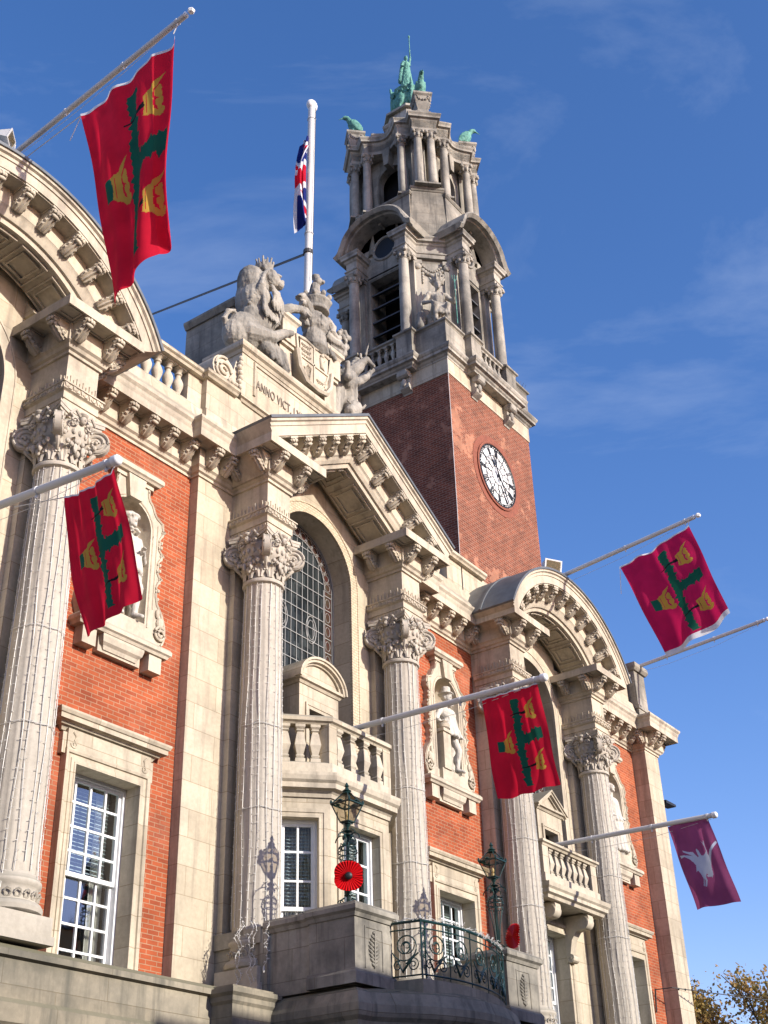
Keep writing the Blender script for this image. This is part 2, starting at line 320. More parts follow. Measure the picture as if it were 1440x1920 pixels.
# ================= TOWN HALL =================
hall=thing('town_hall','long brick and pale stone town hall with columns, arched pediments and a balustraded parapet','town hall',(20,0,0))
S_,SP,BR=M['stone'],M['stone_plain'],M['brick']
YB=.18    # face of the brickwork; stone wall face is y=0
COLX=(9.79,14.28,18.25,22.26,25.97)
ZB,ZT=4.6,14.2
def wall(mb,x0,x1,z0,z1,y0,y1,holes=()):
    xs=sorted({x0,x1,*[h[0] for h in holes],*[h[1] for h in holes]}); zs=sorted({z0,z1,*[h[2] for h in holes],*[h[3] for h in holes]})
    for a,b in zip(xs,xs[1:]):
        for c,d in zip(zs,zs[1:]):
            mx_,mz=(a+b)/2,(c+d)/2
            if any(h[0]<mx_<h[1] and h[2]<mz<h[3] for h in holes): continue
            mb.box(a,b,y0,y1,c,d)
def arch_wall(mb,x0,x1,z0,z1,cx,r,zs,y0,y1,n=28):
    """wall piece with a round-headed opening of half-width r, sill z0"""
    mb.box(x0,cx-r,y0,y1,z0,z1); mb.box(cx+r,x1,y0,y1,z0,z1)
    P=[(cx+r*math.cos(PI-PI*i/n),zs+r*math.sin(PI*i/n)) for i in range(n+1)]
    for (a,za),(b,zb) in zip(P,P[1:]):
        v=[(a,y0,za),(b,y0,zb),(b,y0,z1),(a,y0,z1),(a,y1,za),(b,y1,zb),(b,y1,z1),(a,y1,z1)]
        mb.add(v,[(0,1,2,3),(7,6,5,4),(0,4,5,1)])
# brick bays: (x0, x1, centre)
BAYS=[(10.09,13.12,11.75),(19.38,21.96,20.68),(26.25,29.76,28.06)]
def wz(c): return (c-.62,c+.62,4.9,7.70)
for x0,x1,c in BAYS:
    mb=MB(); h=wz(c); wall(mb,x0,x1,ZB,13.34,YB,.5,[h,(c-.45,c+.45,10.12,12.22)])
    # niche head and recess
    obj('brick_wall',mb,BR,hall)
    mb=MB(); r=.46; n=14; zs=11.85; dp=.34
    mb.box(c-r-.02,c+r+.02,.5,.56,10.0,12.4)
    obj('niche_back',mb,M['stone_plain'],hall)
# stone walls
sw=MB()
arch_wall(sw,5.2,9.79,9.9,15.0,7.9,1.1,12.9,0,.5); sw.box(5.2,9.79,0,.5,ZB,9.9)
sw.box(9.79,10.09,0,.5,ZB,13.4)
wall(sw,13.12,15.15,ZB,14.2,0,.5); arch_wall(sw,15.15,17.36,8.6,14.9,16.25,1.1,12.9,0,.5); wall(sw,17.36,19.38,ZB,14.2,0,.5); wall(sw,15.15,17.36,ZB,8.6,0,.5,[(15.6,16.9,4.8,8.2)])
sw.box(21.96,22.9,0,.5,ZB,14.2); arch_wall(sw,22.9,25.3,8.6,15.1,24.12,1.1,12.9,0,.5); sw.box(25.3,26.25,0,.5,ZB,14.2); wall(sw,22.9,25.3,ZB,8.6,0,.5,[(23.5,24.74,4.9,7.6)])
for a,b in ((14.9,15.15),(17.36,17.6),(22.7,22.9),(25.3,25.5)): sw.box(a,b,.003,.5,14.2,14.9)
obj('stone_wall',sw,S_,hall)
sw=MB(); sw.box(29.76,30.55,-.2,.5,ZB,13.4); obj('end_pier',sw,S_,hall)
# pilaster strips behind the columns
for cx in COLX: sw=MB(); sw.box(cx-.30,cx+.30,-.12,0,ZB,12.4); obj('pilaster',sw,S_,hall)
# lower storey and body of the building
lb=MB(); lb.box(4,30.6,-.5,.5,-.2,3.9); obj('ground_storey_wall',lb,M['stone_base'],hall)
lb=MB(); lb.box(30.2,30.55,.5,12,0,13.9); lb.box(4,4.3,.5,12,0,14); lb.box(4,30.55,11.7,12,0,14); obj('outer_wall',lb,M['tbrick'],hall)
rf=MB(); rf.box(4.2,30.3,.45,11.8,14.15,14.35); obj('roof',rf,M['lead'],hall)
rf=MB()
rf.prism([(6,14.35),(9,16.6),(10,16.6),(11.8,14.35)],lambda p,x:(x,p[0],p[1]),4.5,15,0); rf.prism([(6,14.35),(9,16.4),(10,16.4),(11.8,14.35)],lambda p,x:(x,p[0],p[1]),16,29.8,0); obj('slate_roof',rf,M['slate'],hall)
fb=MB(); fb.box(4.5,30.2,.6,11.5,4.7,4.9); fb.box(4.5,30.2,.6,11.5,8.6,8.75); fb.box(4.5,30.2,3.4,3.5,4.9,14.1); obj('inner_floor',fb,M['room'],hall)
# ---- projecting base course with mouldings
bc=MB()
prof=[(-.6,3.9),(.30,3.9),(.30,4.05),(.36,4.1),(.36,4.3),(.30,4.36),(.30,4.78),(.36,4.80),(.36,4.87),(.28,4.93),(-.6,5.02)]
bc.sweep([(4,-.55),(29.6,-.55),(29.6,-.75),(30.75,-.75),(30.75,.3)],prof,XY)
obj('base_course',bc,M['stone_base'],hall)
# ---- entablature
EP=[(-.2,13.31),(.03,13.31),(.03,13.36),(.07,13.38),(.09,13.43),(.13,13.46),(.13,13.78),(.42,13.78),(.42,13.75),(.45,13.75),(.45,13.92),(-.2,13.95)]
CROWNP=[(-.2,13.90),(.451,13.90),(.47,13.95),(.48,14.0),(.52,14.05),(.52,14.10),(-.2,14.22)]
P1=[(9.49,.2),(9.49,-.81),(10.09,-.81),(10.09,YB),(13.12,YB),(13.12,0),(13.98,0),(13.98,-.81),(14.58,-.81),(14.58,.2)]
P2=[(17.95,.2),(17.95,-.81),(18.55,-.81),(18.55,0),(19.38,0),(19.38,YB),(21.96,YB),(21.96,-.81),(22.56,-.81),(22.56,.2)]
P3=[(25.67,.2),(25.67,-.81),(26.27,-.81),(26.27,YB),(29.76,YB),(29.76,-.2),(30.55,-.2),(30.55,3)]
ent=[]
for p in (P1,P2,P3):
    mb=MB(); mb.sweep(p,EP,XY); ent.append(obj('cornice',mb,SP,hall))
for p in ([(10.6,YB),(13.12,YB),(13.12,0),(13.6,0)],[(18.95,0),(19.38,0),(19.38,YB),(21.5,YB)],[(26.7,YB),(29.76,YB),(29.76,-.2),(30.55,-.2),(30.55,3)]):
    mb=MB(); mb.sweep(p,CROWNP,XY); obj('crown_moulding',mb,SP,hall)
for cx in COLX:
    blk=MB(); a,b=cx-.3,cx+.3; base=[(a,.1),(a,-.81),(b,-.81),(b,.1)]
    blk.box(a+.005,b-.005,-.805,.1,12.38,13.85)
    blk.sweep(base,[(-.1,12.38),(.012,12.38),(.012,12.50),(.032,12.505),(.032,12.62),(.045,12.63),(.075,12.645),(.075,12.735),(.095,12.74),(.095,12.765),(.0,12.79),(-.1,12.79)],XY)
    for s in range(10):
        xx=a-.04+s*.0755; zc=12.69
        tri=[(-.030,-.036),(.030,-.036),(.0,.038)] if s%2 else [(-.030,.038),(.030,.038),(.0,-.036)]
        blk.prism(tri,lambda p,y:(xx+p[0],y,zc+p[1]),-.885-.016,-.884); blk.ell((xx+.037,-.889,zc-.01),(.012,.016,.02),nu=6,nv=4)
        yy=-.84+s*.088; blk.prism(tri,lambda p,x:(x,yy+p[0],zc+p[1]),a-.075-.016,a-.074); blk.ell((a-.079,yy+.044,zc-.01),(.016,.012,.02),nu=6,nv=4)
        h=.10+.05*(s%2); xx=a+.03+s*.06
        blk.box(xx-.008,xx+.008,-.822,-.804,12.80,12.80+h); blk.ell((xx,-.815,12.80+h),(.014,.012,.02),nu=6,nv=4)
        yy=-.78+s*.08; blk.box(a-.017,a+.002,yy-.008,yy+.008,12.80,12.80+h); blk.ell((a-.01,yy,12.80+h),(.012,.014,.02),nu=6,nv=4)
        blk.box(a-.028,a,yy-.014,yy+.014,12.40,12.48)
    obj('column_block',blk,SP,hall)
# ---- modillion bracket (local: attaches at x=0 plane n=0, projects -y, top z=0)
def modillion_mesh():
    mb=MB(); w_=.085
    side=[(0,0),(.27,0),(.285,-.03),(.28,-.09),(.25,-.12),(.21,-.13),(.16,-.16),(.10,-.24),(.05,-.30),(0,-.31)]
    mb.prism(side,lambda p,x:(x,-p[0],p[1]),-w_,w_)
    mb.box(-w_-.025,w_+.025,-.30,0,-.035,.0)
    for sx in (-1,1):
        mb.tube(spiral((sx*(w_+.004),-.225,-.085),.055,1.3,(0,-1,0),(0,0,1),n=14),.011,4)
        mb.tube(spiral((sx*(w_+.004),-.06,-.22),.06,1.2,(0,0,-1),(0,-1,0),n=12),.011,4)
        mb.ell((sx*.05,-.292,-.075),(.03,.02,.035),nu=8,nv=5)
    mb.ell((0,-.30,-.075),(.028,.022,.045),nu=8,nv=5)
    rings=[]           # one acanthus leaf curling under the bracket
    for k in range(10):
        t=k/9; y=-.02-.235*t**1.15; z=-.335+.20*t**1.6; wd=.085*(.55+.45*math.sin(PI*(.1+.8*t)))*(1+.16*math.sin(t*30)); 
        rings.append([(-wd,y+.012,z+.03),(-wd*.75,y-.012,z+.0),(-wd*.35,y+.004,z+.012),(0,y-.022,z-.012),(wd*.35,y+.004,z+.012),(wd*.75,y-.012,z),(wd,y+.012,z+.03),(0,y+.03,z+.06)])
    mb.loft(rings); mb.ell((0,-.268,-.145),(.07,.03,.032),nu=10,nv=6)
    return mb
mod0=None
def place_mod(x,y,z,ang,parent,tilt=0.0):
    """ang: rotation about z so that -y becomes the outward direction; tilt: rotation in the wall plane"""
    global mod0
    if mod0 is None: SETTLE[0]=False; mod0=obj('modillion',modillion_mesh(),SP,None,smooth=True); SETTLE[0]=True; o=mod0
    else: o=mod0.copy(); col.objects.link(o)
    o.parent=parent; w0=WO[parent.name]; o.matrix_local=Matrix.Translation(Vector((x,y,settle(x,z)))-w0)@Matrix.Rotation(ang,4,'Z')@Matrix.Rotation(tilt,4,'Y')
    return o
def mods_along(path,parent,minlen=.3,skip_last=True):
    n0=.13
    for i in range(len(path)-1):
        p,q=Vector(path[i]),Vector(path[i+1]); d=q-p; Ln=d.length
        if Ln<minlen: continue
        d.normalize(); nrm=Vector((d.y,-d.x)); ang=math.atan2(nrm.x,-nrm.y)
        k=max(1,round((Ln+.05)/.52)); 
        if abs(d.x)>.5:
            if Ln<.7: pos=[.0,Ln]
            elif Ln<1.0: pos=[.1,.45]
            elif Ln<1.3: pos=[.15,.6]
            else: pos=[.34+(Ln-.68)*j/(k-1) for j in range(k)]
        else: pos=[.12,Ln-.0] if d.y>0 else [Ln-.55 if Ln<.9 else Ln-.75, Ln]
        if abs(d.x)<=.5 and d.y>0: pos=[0,Ln-.62] 
        for s in pos:
            c=p+d*s+nrm*n0; place_mod(c.x,c.y,13.78,ang,parent)
for p,e in zip((P1,P2,P3),ent):
    pp=[(x,min(y,YB) if y<1 else 1.5) for x,y in p]
    pp=[(x,(0 if (i in (0,) or (i==len(p)-1 and y<1)) else y)) for i,(x,y) in enumerate(pp)]
    mods_along(pp,e)
# soffit coffers (raised rims between brackets) on long bays
def rim(mb,x0,x1,y0,y1,z,t=.02,h=.025):
    mb.box(x0,x1,y0,y0+t,z-h,z); mb.box(x0,x1,y1-t,y1,z-h,z); mb.box(x0,x0+t,y0+t,y1-t,z-h,z); mb.box(x1-t,x1,y0+t,y1-t,z-h,z)
for x0,x1,c in BAYS:
    k=max(1,round((x1-x0+.05)/.52)); st=(x1-x0-.68)/(k-1)
    for j in range(k-1):
        cf=MB(); a=x0+.34+st*j+.12; b=a+st-.24; rim(cf,a,b,YB-.42,YB-.16,13.782); obj('soffit_panel',cf,SP,hall)
for cx in COLX:
    cf=MB(); rim(cf,cx-.17,cx+.17,-1.22,-.97,13.782); obj('soffit_panel',cf,SP,hall)
    for u0,u1 in ((cx-.72,cx-.44),(cx+.44,cx+.72)): cf=MB(); rim(cf,u0,u1,-1.2,-.98,13.782); obj('soffit_panel',cf,SP,hall)
# ---- parapet
pr=MB(); PZ=14.27
def pprof(a): return [(-.14,14.2),(.34,14.19),(.30,14.26),(.14,14.46),(.10,14.62),(.08,14.72),(-.14,14.74)]
capP=[(-.2,15.42),(.07,15.42),(.09,15.46),(.13,15.49),(.13,15.55),(.08,15.60),(-.2,15.64)]
def baluster_prof(h,r=.085):
    return [(r*.95,0),(r*.95,.06*h),(r*.6,.08*h),(r*.75,.11*h),(r*.45,.15*h),(r*.5,.22*h),(r*.95,.42*h),(r*1.02,.50*h),(r*.8,.60*h),(r*.5,.70*h),(r*.45,.76*h),(r*.7,.79*h),(r*.7,.82*h),(r*.45,.84*h),(r*.6,.90*h),(r*.95,.93*h),(r*.95,h)]
def balusters(xs,y,z0,z1,parent,mat,ang=None,r=.085,n=12,cy=0):
    for i,x in enumerate(xs):
        yy=y[i] if isinstance(y,(list,tuple)) else y
        mb=MB(); mb.lathe(baluster_prof(z1-z0,r),(x,yy,z0),n); mb.box(x-r*1.1,x+r*1.1,yy-r*1.1,yy+r*1.1,z0-.005,z0+.05*(z1-z0)); mb.box(x-r*1.1,x+r*1.1,yy-r*1.1,yy+r*1.1,z1-.06*(z1-z0),z1+.005); obj('baluster',mb,mat,parent,smooth=True)
PARA=[((9.2,.1),(13.22,.1),(13.22,0),(13.95,0)),((18.55,0),(19.3,0),(19.3,.1),(22.6,.1)),((25.9,.1),(29.9,.1))]
prp=grp('parapet',hall)
for p in PARA:
    mb=MB(); mb.sweep(p,pprof(0),XY); mb.sweep(p,capP,XY); obj('rail',mb,S_,prp)
for a,b,y in ((9.2,10.42,.12),(12.85,13.22,.12),(13.2,14.12,.0),(18.38,19.32,.0),(19.32,19.6,.12),(21.1,21.7,.12),(21.75,22.9,.12),(25.6,27.0,.12),(29.2,29.9,.12)): mb=MB(); mb.box(a,b,y,.42,14.5,15.45); obj('pedestal',mb,S_,prp)
bx=[10.58,10.85,11.12,11.39,11.66,11.93,12.19,12.45,12.70]
balusters(bx,.22,14.74,15.43,prp,SP,r=.10); balusters([19.78,20.05,20.32,20.6,20.87],.24,14.74,15.43,prp,SP); balusters([27.2,27.5,27.8,28.1,28.4,28.7,29.0],.24,14.74,15.43,prp,SP)
# end pier block above the cornice
mb=MB(); mb.box(30.0,30.62,-.1,.7,14.2,15.75); mb.sweep([(30.0,.7),(30.0,-.1),(30.62,-.1),(30.62,.7)],[(-.1,15.7),(.05,15.7),(.1,15.78),(.1,15.85),(-.1,15.9)],XY); mb.box(29.97,30.65,-.13,.7,14.6,14.7); mb.box(29.9,30.7,-.2,.8,15.85,15.9); obj('end_block',mb,M['stone_grey'],hall)
# ---- attic with inscription
at=MB(); at.box(14.12,18.40,.02,.95,14.3,16.66)
at.sweep([(14.12,.95),(14.12,.02),(18.40,.02),(18.40,.95)],[(-.1,16.6),(.02,16.6),(.05,16.66),(.1,16.69),(.12,16.74),(.12,16.8),(-.1,16.86)],XY)
at.sweep([(14.12,.95),(14.12,.02),(18.40,.02),(18.40,.95)],[(-.1,15.44),(.03,15.44),(.06,15.49),(.10,15.5),(.10,15.55),(.03,15.6),(-.1,15.62)],XY); at.box(14.1,18.42,.0,.97,16.8,16.85)
for z in (15.80,): pass
at.sweep([(14.5,15.78),(14.5,16.5),(18.02,16.5),(18.02,15.78),],[(0,.03),(0,-.005),(-.05,-.02),(-.07,.03)],XZ)
atto=obj('attic',at,S_,hall)
def text(txt,size,loc,parent,mat,depth=.006,sx=1):
    cu=bpy.data.curves.new('t','FONT'); cu.body=txt; cu.size=size; cu.extrude=depth; cu.space_character=1.08
    o=bpy.data.objects.new('t',cu); col.objects.link(o); dg=bpy.context.evaluated_depsgraph_get(); dg.update()
    me=bpy.data.meshes.new_from_object(o.evaluated_get(dg)); bpy.data.objects.remove(o); bpy.data.curves.remove(cu)
    w0=WO[parent.name]; me.transform(Matrix.Translation(Vector(loc)-w0)@Matrix.Rotation(PI/2,4,'X')@Matrix.Diagonal((sx,1,1,1)))
    me.materials.clear(); me.materials.append(mat); me.name='inscription'
    for v_ in me.vertices: v_.co.z=settle(v_.co.x+w0.x,v_.co.z+w0.z)-w0.z
    r=obj('inscription',None,None,parent,raw=me); return r
text('ANNO VICT. LXIVSQVE REGNI',.285,(14.53,.005,16.0),atto,M['inscr'],sx=.60)
# scroll consoles either side of the attic
for sx,x0 in ((1,14.12),(-1,18.40)):
    mb=MB(); X=lambda u:x0-sx*u
    pts=[(0,15.62),(.78,15.62)]
    c=(.45,15.92); r=.30
    prof2=[(0,15.62),(.5,15.62)]+[(c[0]+r*math.cos(t),c[1]+r*math.sin(t)) for t in [R(-80+i*(230)/12) for i in range(13)]]+[(.18,16.12),(.12,16.35),(0,16.4)]
    mb.prism(prof2,lambda p,y:(X(p[0]),y,p[1]),.05,.5)
    mb.tube(spiral((X(c[0]),.03,c[1]),.27,2.1,(-sx,0,0),(0,0,1),n=40,shrink=.12,a0=R(100),sgn=-1),.028,6)
    for k in range(7): mb.ell((X(.08+.02*math.sin(k*2)),-.02,15.72+k*.11),(.055,.05,.06),nu=8,nv=6)
    for k in range(5): mb.ell((X(.16+.05*k),.0,15.72+.03*math.sin(k*3)),(.04,.05,.05),nu=8,nv=6)
    obj('scroll',mb,SP,hall,smooth=True)
# chimney-like block behind the statue group
mb=MB(); mb.box(14.85,15.6,.98,2.3,14.3,18.72); mb.sweep([(14.85,2.3),(14.85,.98),(15.6,.98),(15.6,2.3)],[(-.2,18.7),(.04,18.7),(.10,18.8),(.10,18.86),(-.2,18.92)],XY); mb.box(14.8,15.65,1.0,2.3,18.86,18.9)
obj('chimney_block',mb,M['stone_grey'],hall)
# ---- raking triangular pediment
RP=[(0,-1.31),(.05,-1.31),(.07,-1.27),(.13,-1.27),(.13,-1.25),(.31,-1.25),(.31,-1.22),(.33,-1.22),(.33,-.95),(.62,-.95),(.65,-.92),(.70,-.90),(.76,-.86),(.76,-.82),(.84,-.80),(.84,-.1),(.5,.25),(0,.6)]
def pedi(path,name,parent):
    mb=MB(); mb.sweep(path,RP,XZ); return obj(name,mb,SP,parent)
mod_z=lambda p,q,s:(p[0]+(q[0]-p[0])*s,p[1]+(q[1]-p[1])*s)
# path travels right so that "right" is down: +n = downwards
A,B,C_=(13.44,14.13),(16.27,15.78),(19.10,14.15)
e=pedi([A,B,C_],'pediment',hall)
mb=MB(); mb.sweep([A,B,C_],[(-.05,-1.34),(.0,-1.34),(.0,.9),(-.05,.9)],XZ); obj('lead_flashing',mb,M['lead'],hall)
for (p,q) in ((A,B),(B,C_)):
    d=Vector(q)-Vector(p); Ln=d.length; d.normalize(); nd=Vector((d.y,-d.x)); tilt=-math.atan2(d.y,d.x)
    for j in range(6 if p==A else 5):
        s=.62+j*(Ln-.92)/5 if p==A else .50+j*(Ln-1.0)/4
        c=Vector(p)+d*s+nd*.33
        if c.y<13.98: continue
        place_mod(c.x,-.95,c.y,0,e,tilt)
# stepped soffit panels of the pediment vault
def panels_lin(p,q,n,parent,y0=-.72,y1=-.12,off=.845):
    d=Vector(q)-Vector(p); Ln=d.length; d.normalize(); nd=Vector((d.y,-d.x)); mb=MB()
    for j in range(n):
        for (ins,th) in ((0,.0),(.09,.0)):
            a=(j+.08)/n*Ln+ins; b=(j+.92)/n*Ln-ins; ya,yb=y0+ins,y1-ins; t=.025
            for (s0,s1,u0,u1) in ((a,b,ya,ya+t),(a,b,yb-t,yb),(a,a+t,ya+t,yb-t),(b-t,b,ya+t,yb-t)):
                P=[]
                for s in (s0,s1):
                    for u in (u0,u1):
                        for h in (off,off+.03): w3=Vector(p)+d*s+nd*h; P.append((w3.x,u,w3.y))
                mb.add(P,[(0,1,3,2),(4,6,7,5),(0,4,5,1),(2,3,7,6),(0,2,6,4),(1,5,7,3)])
    return mb
for p,q in (((A[0]+(B[0]-A[0])*.30,A[1]+(B[1]-A[1])*.30),B),(B,(B[0]+(C_[0]-B[0])*.70,B[1]+(C_[1]-B[1])*.70))):
    mb=panels_lin(p,q,3,hall,off=.838); obj('vault_panel',mb,SP,hall)
# ---- round pediments
def roundped(cx,zc,Ro,zend,name):
    a0=math.asin((zend-zc)/Ro); n=36; path=[(cx-Ro*math.cos(a0+(PI-2*a0)*i/n),zc+Ro*math.sin(a0+(PI-2*a0)*i/n)) for i in range(n+1)]
    mb=MB(); mb.sweep(path,RP,XZ); e=obj(name,mb,SP,hall,smooth=25)
    mb=MB(); mb.sweep(path,[(-.05,-1.34),(.0,-1.34),(.0,.9),(-.05,.9)],XZ)
    mb.sweep(path,[(-.04,.9),(.0,.9),(.0,2.2),(-.04,2.2)],XZ); 
    for y in (-.5,.3,1.1): mb.sweep(path,[(-.075,y-.03),(-.045,y-.03),(-.045,y+.03),(-.075,y+.03)],XZ)
    obj('lead_barrel_roof',mb,M['lead'],hall,smooth=25)
    k=11
    for j in range(k):
        a=a0+.14+(PI-2*a0-.28)*j/(k-1); x=cx-(Ro-.33)*math.cos(a); z=zc+(Ro-.33)*math.sin(a)
        if z<14.1 : continue
        place_mod(x,-.95,z,0,e,-(PI/2-a))
    mb=MB(); Ri=Ro-.85
    for j in range(7):
        b0=a0+.1+(PI-2*a0-.2)*(j+.08)/7; b1=a0+.1+(PI-2*a0-.2)*(j+.92)/7
        for ins in (0,.09):
            q0,q1=b0+ins/Ri,b1-ins/Ri; t=.025
            for (c0,c1,u0,u1) in ((q0,q1,-.72+ins,-.695+ins),(q0,q1,-.145-ins,-.12-ins),(q0,q0+t/Ri,-.695+ins,-.145-ins),(q1-t/Ri,q1,-.695+ins,-.145-ins)):
                m_=max(1,int((c1-c0)/.08)); pth=[(cx-Ri*math.cos(c0+(c1-c0)*i/m_),zc+Ri*math.sin(c0+(c1-c0)*i/m_)) for i in range(m_+1)]
                mb.sweep(pth,[(0,u0),(.03,u0),(.03,u1),(0,u1)],XZ)
    obj('vault_panel',mb,SP,hall)
roundped(24.13,12.59,3.06,13.94,'round_pediment'); roundped(8.13,12.66,2.99,13.94,'round_pediment')
# glazed brick spandrels above the arched windows + arch rings
for cx,zc,rr in ((16.25,12.9,0),(24.12,12.9,1),(7.9,12.9,1)):
    mb=MB(); n=28
    ring=[(-.002,.02),(-.002,-.035),(.03,-.035),(.035,-.025),(.19,-.025),(.195,-.04),(.22,-.04),(.22,.02)]
    path=[(cx+1.1*math.cos(PI*i/n),zc+1.1*math.sin(PI*i/n)) for i in range(n+1)]
    mb.sweep([(cx+1.1,9.6)]+path+[(cx-1.1,9.6)],ring,XZ); obj('arch_ring',mb,SP if rr else M['glazed'],hall,smooth=20)
# ---- columns
def column(cx,cy=-.5):
    c=grp('column',hall)
    mb=MB(); prof=[]
    for i in range(15):
        t=i/14; z=5.72+(11.44-5.72)*t; r=.345-.045*t**1.8; prof.append((r,z))
    nf=22
    def rf(a):
        t=(a*nf/(2*PI))%1; return 1-.024*math.sin(PI*t)**.6
    mb.lathe(prof,(cx,cy,0),nf*5,rf); obj('shaft',mb,M['stone_col'],c,smooth=50)
    mb=MB(); mb.box(cx-.41,cx+.41,cy-.40,cy+.40,5.02,5.30); mb.box(cx-.44,cx+.44,cy-.43,cy+.43,4.98,5.08)
    mb.lathe([(.40,5.30),(.44,5.33),(.45,5.38),(.42,5.43),(.37,5.45),(.365,5.58),(.38,5.62),(.405,5.65),(.405,5.69),(.38,5.72),(.36,5.75),(.345,5.78)],(cx,cy,0),40)
    for k in range(20):
        a=2*PI*k/20; mb.tube([(cx+(.385+.02*math.cos(q))*math.cos(a+.1*math.sin(q)),cy+(.385+.02*math.cos(q))*math.sin(a+.1*math.sin(q)),5.515+.045*math.cos(q)) for q in [2*PI*j/8 for j in range(8)]],.014,4,closed=True)
    obj('base',mb,M['stone_col'],c,smooth=True)
    return c
def capital_mb(cx,cy):
    mb=MB(); z0=11.44
    mb.lathe([(.30,z0-.02),(.345,z0),(.355,z0+.03),(.345,z0+.06),(.30,z0+.075),(.295,z0+.12),(.31,z0+.3),(.36,z0+.45),(.40,z0+.5),(.40,z0+.72),(.33,z0+.8)],(cx,cy,0),32)
    for i in range(12):      # acanthus leaves, two tiers, curling out
        for tier,(zb,hh,rad,ph) in enumerate(((z0+.08,.20,.31,0),(z0+.20,.24,.33,.5))):
            a=2*PI*(i+ph)/12; u=Vector((math.cos(a),math.sin(a),0)); v=Vector((-u.y,u.x,0)); rings=[]
            for k in range(7):
                t=k/6; rr=rad+.015+.10*t**3.2; zz=zb+hh*math.sin(t*PI*.56); wd=.075*math.sin(PI*(.2+.75*t))*(1+.18*math.sin(t*22))
                c=Vector((cx,cy,zz))+u*rr
                rings.append([c-v*wd-u*.0,c-v*wd*.45+u*.022,c+u*.008,c+v*wd*.45+u*.022,c+v*wd,c+v*wd*.5-u*.025,c-v*wd*.5-u*.025])
            mb.loft(rings)
    # egg and dart ring and neck beads
    for i in range(24):
        a=2*PI*i/24; mb.ell((cx+.405*math.cos(a),cy+.405*math.sin(a),z0+.565),(.035,.035,.055),nu=6,nv=5)
    # diagonal volutes
    for sx in (-1,1):
        for sy in (-1,1):
            u=Vector((sx,sy,0)).normalized(); v=Vector((-u.y,u.x,0)); c=Vector((cx,cy,z0+.57))+u*.50; Rv=.195
            for side in (-1,1):
                ring=[c+(u*math.cos(2*PI*k/24)+Vector((0,0,1))*math.sin(2*PI*k/24))*Rv*.97+v*side*.045 for k in range(24)]
                ring2=[p+v*side*.0-v*side*.045 for p in ring]
                mb.loft([ring2,ring])
                mb.tube(spiral(c+v*side*.05,Rv,2.3,tuple(u),(0,0,1),n=46,shrink=.14,a0=R(115),sgn=-1),.021,6)
                mb.ell(c+v*side*.055,(.026,.026,.026),nu=8,nv=6)
            # band leading from volute into the abacus
            mb.tube([Vector((cx,cy,z0+.70))+u*.15,Vector((cx,cy,z0+.74))+u*.32,c+Vector((0,0,Rv))-u*.05],.05,6)
            mb.cap(c-Vector((0,0,Rv))-u*.03,c-Vector((0,0,Rv+.13))-u*.13,.045,.02,7)
    # swags, mask and crest on each face
    for k in range(4):
        a=k*PI/2; u=Vector((math.cos(a),math.sin(a),0)); v=Vector((-u.y,u.x,0)); o_=Vector((cx,cy,z0))
        c=o_+u*.43
        mb.ell(c+Vector((0,0,.78)),(.055,.055,.075),nu=10,nv=8); mb.ell(c+Vector((0,0,.86)),(.075,.075,.05),nu=10,nv=6); mb.ell(c+u*.05+Vector((0,0,.77)),(.018,.018,.025),nu=6,nv=4)
        for s in (-1,1):
            mb.tube([c+v*s*.05+Vector((0,0,.82)),c+v*s*.15+Vector((0,0,.90)),c+v*s*.24+Vector((0,0,.78))],[.03,.025,.02],6)
            mb.tube(spiral(c+v*s*.13-u*.0+Vector((0,0,.70)),.075,1.4,tuple(v*s),(0,0,1),n=16,shrink=.25,a0=R(-60)),.018,5)
            for j in range(4):
                t=j/3; mb.ell(c+v*s*(.06+.22*t)-u*.03+Vector((0,0,.40-.11*math.sin(t*PI)+.06*t)),(.035,.035,.04),nu=7,nv=5)
            mb.ell(c+v*s*.07-u*.02+Vector((0,0,.28)),(.04,.03,.08),nu=7,nv=5)
        for j in range(3): mb.ell(c-u*.05+Vector((0,0,.22+.1*j)),(.04,.04,.06),nu=8,nv=5)
    # abacus with concave sides
    pts=[]
    for k in range(4):
        a0_=PI/4+k*PI/2; a1_=a0_+PI/2
        for j in range(9):
            t=j/8; A_=Vector((math.cos(a0_),math.sin(a0_)))*.60; B_=Vector((math.cos(a1_),math.sin(a1_)))*.60; p=A_.lerp(B_,t); mid=(A_+B_)/2
            p=p-mid.normalized()*(.10*math.sin(PI*t)); pts.append(p)
    for (s,za,zb) in ((.93,z0+.80,z0+.84),(1.0,z0+.84,z0+.90),(1.03,z0+.90,z0+.945)):
        mb.loft([[(cx+p.x*s,cy+p.y*s,za) for p in pts],[(cx+p.x*s,cy+p.y*s,zb) for p in pts]])
    return mb
cap0=None
def capital(cx,parent):
    global cap0
    if cap0 is None:
        cap0=obj('capital',capital_mb(COLX[0],-.5),M['stone_col'],parent,smooth=True); return
    o=cap0.copy(); col.objects.link(o); o.parent=parent; o.location=(cx-COLX[0],0,settle(cx,12.0)-12.0)
for cx in COLX: capital(cx,column(cx))
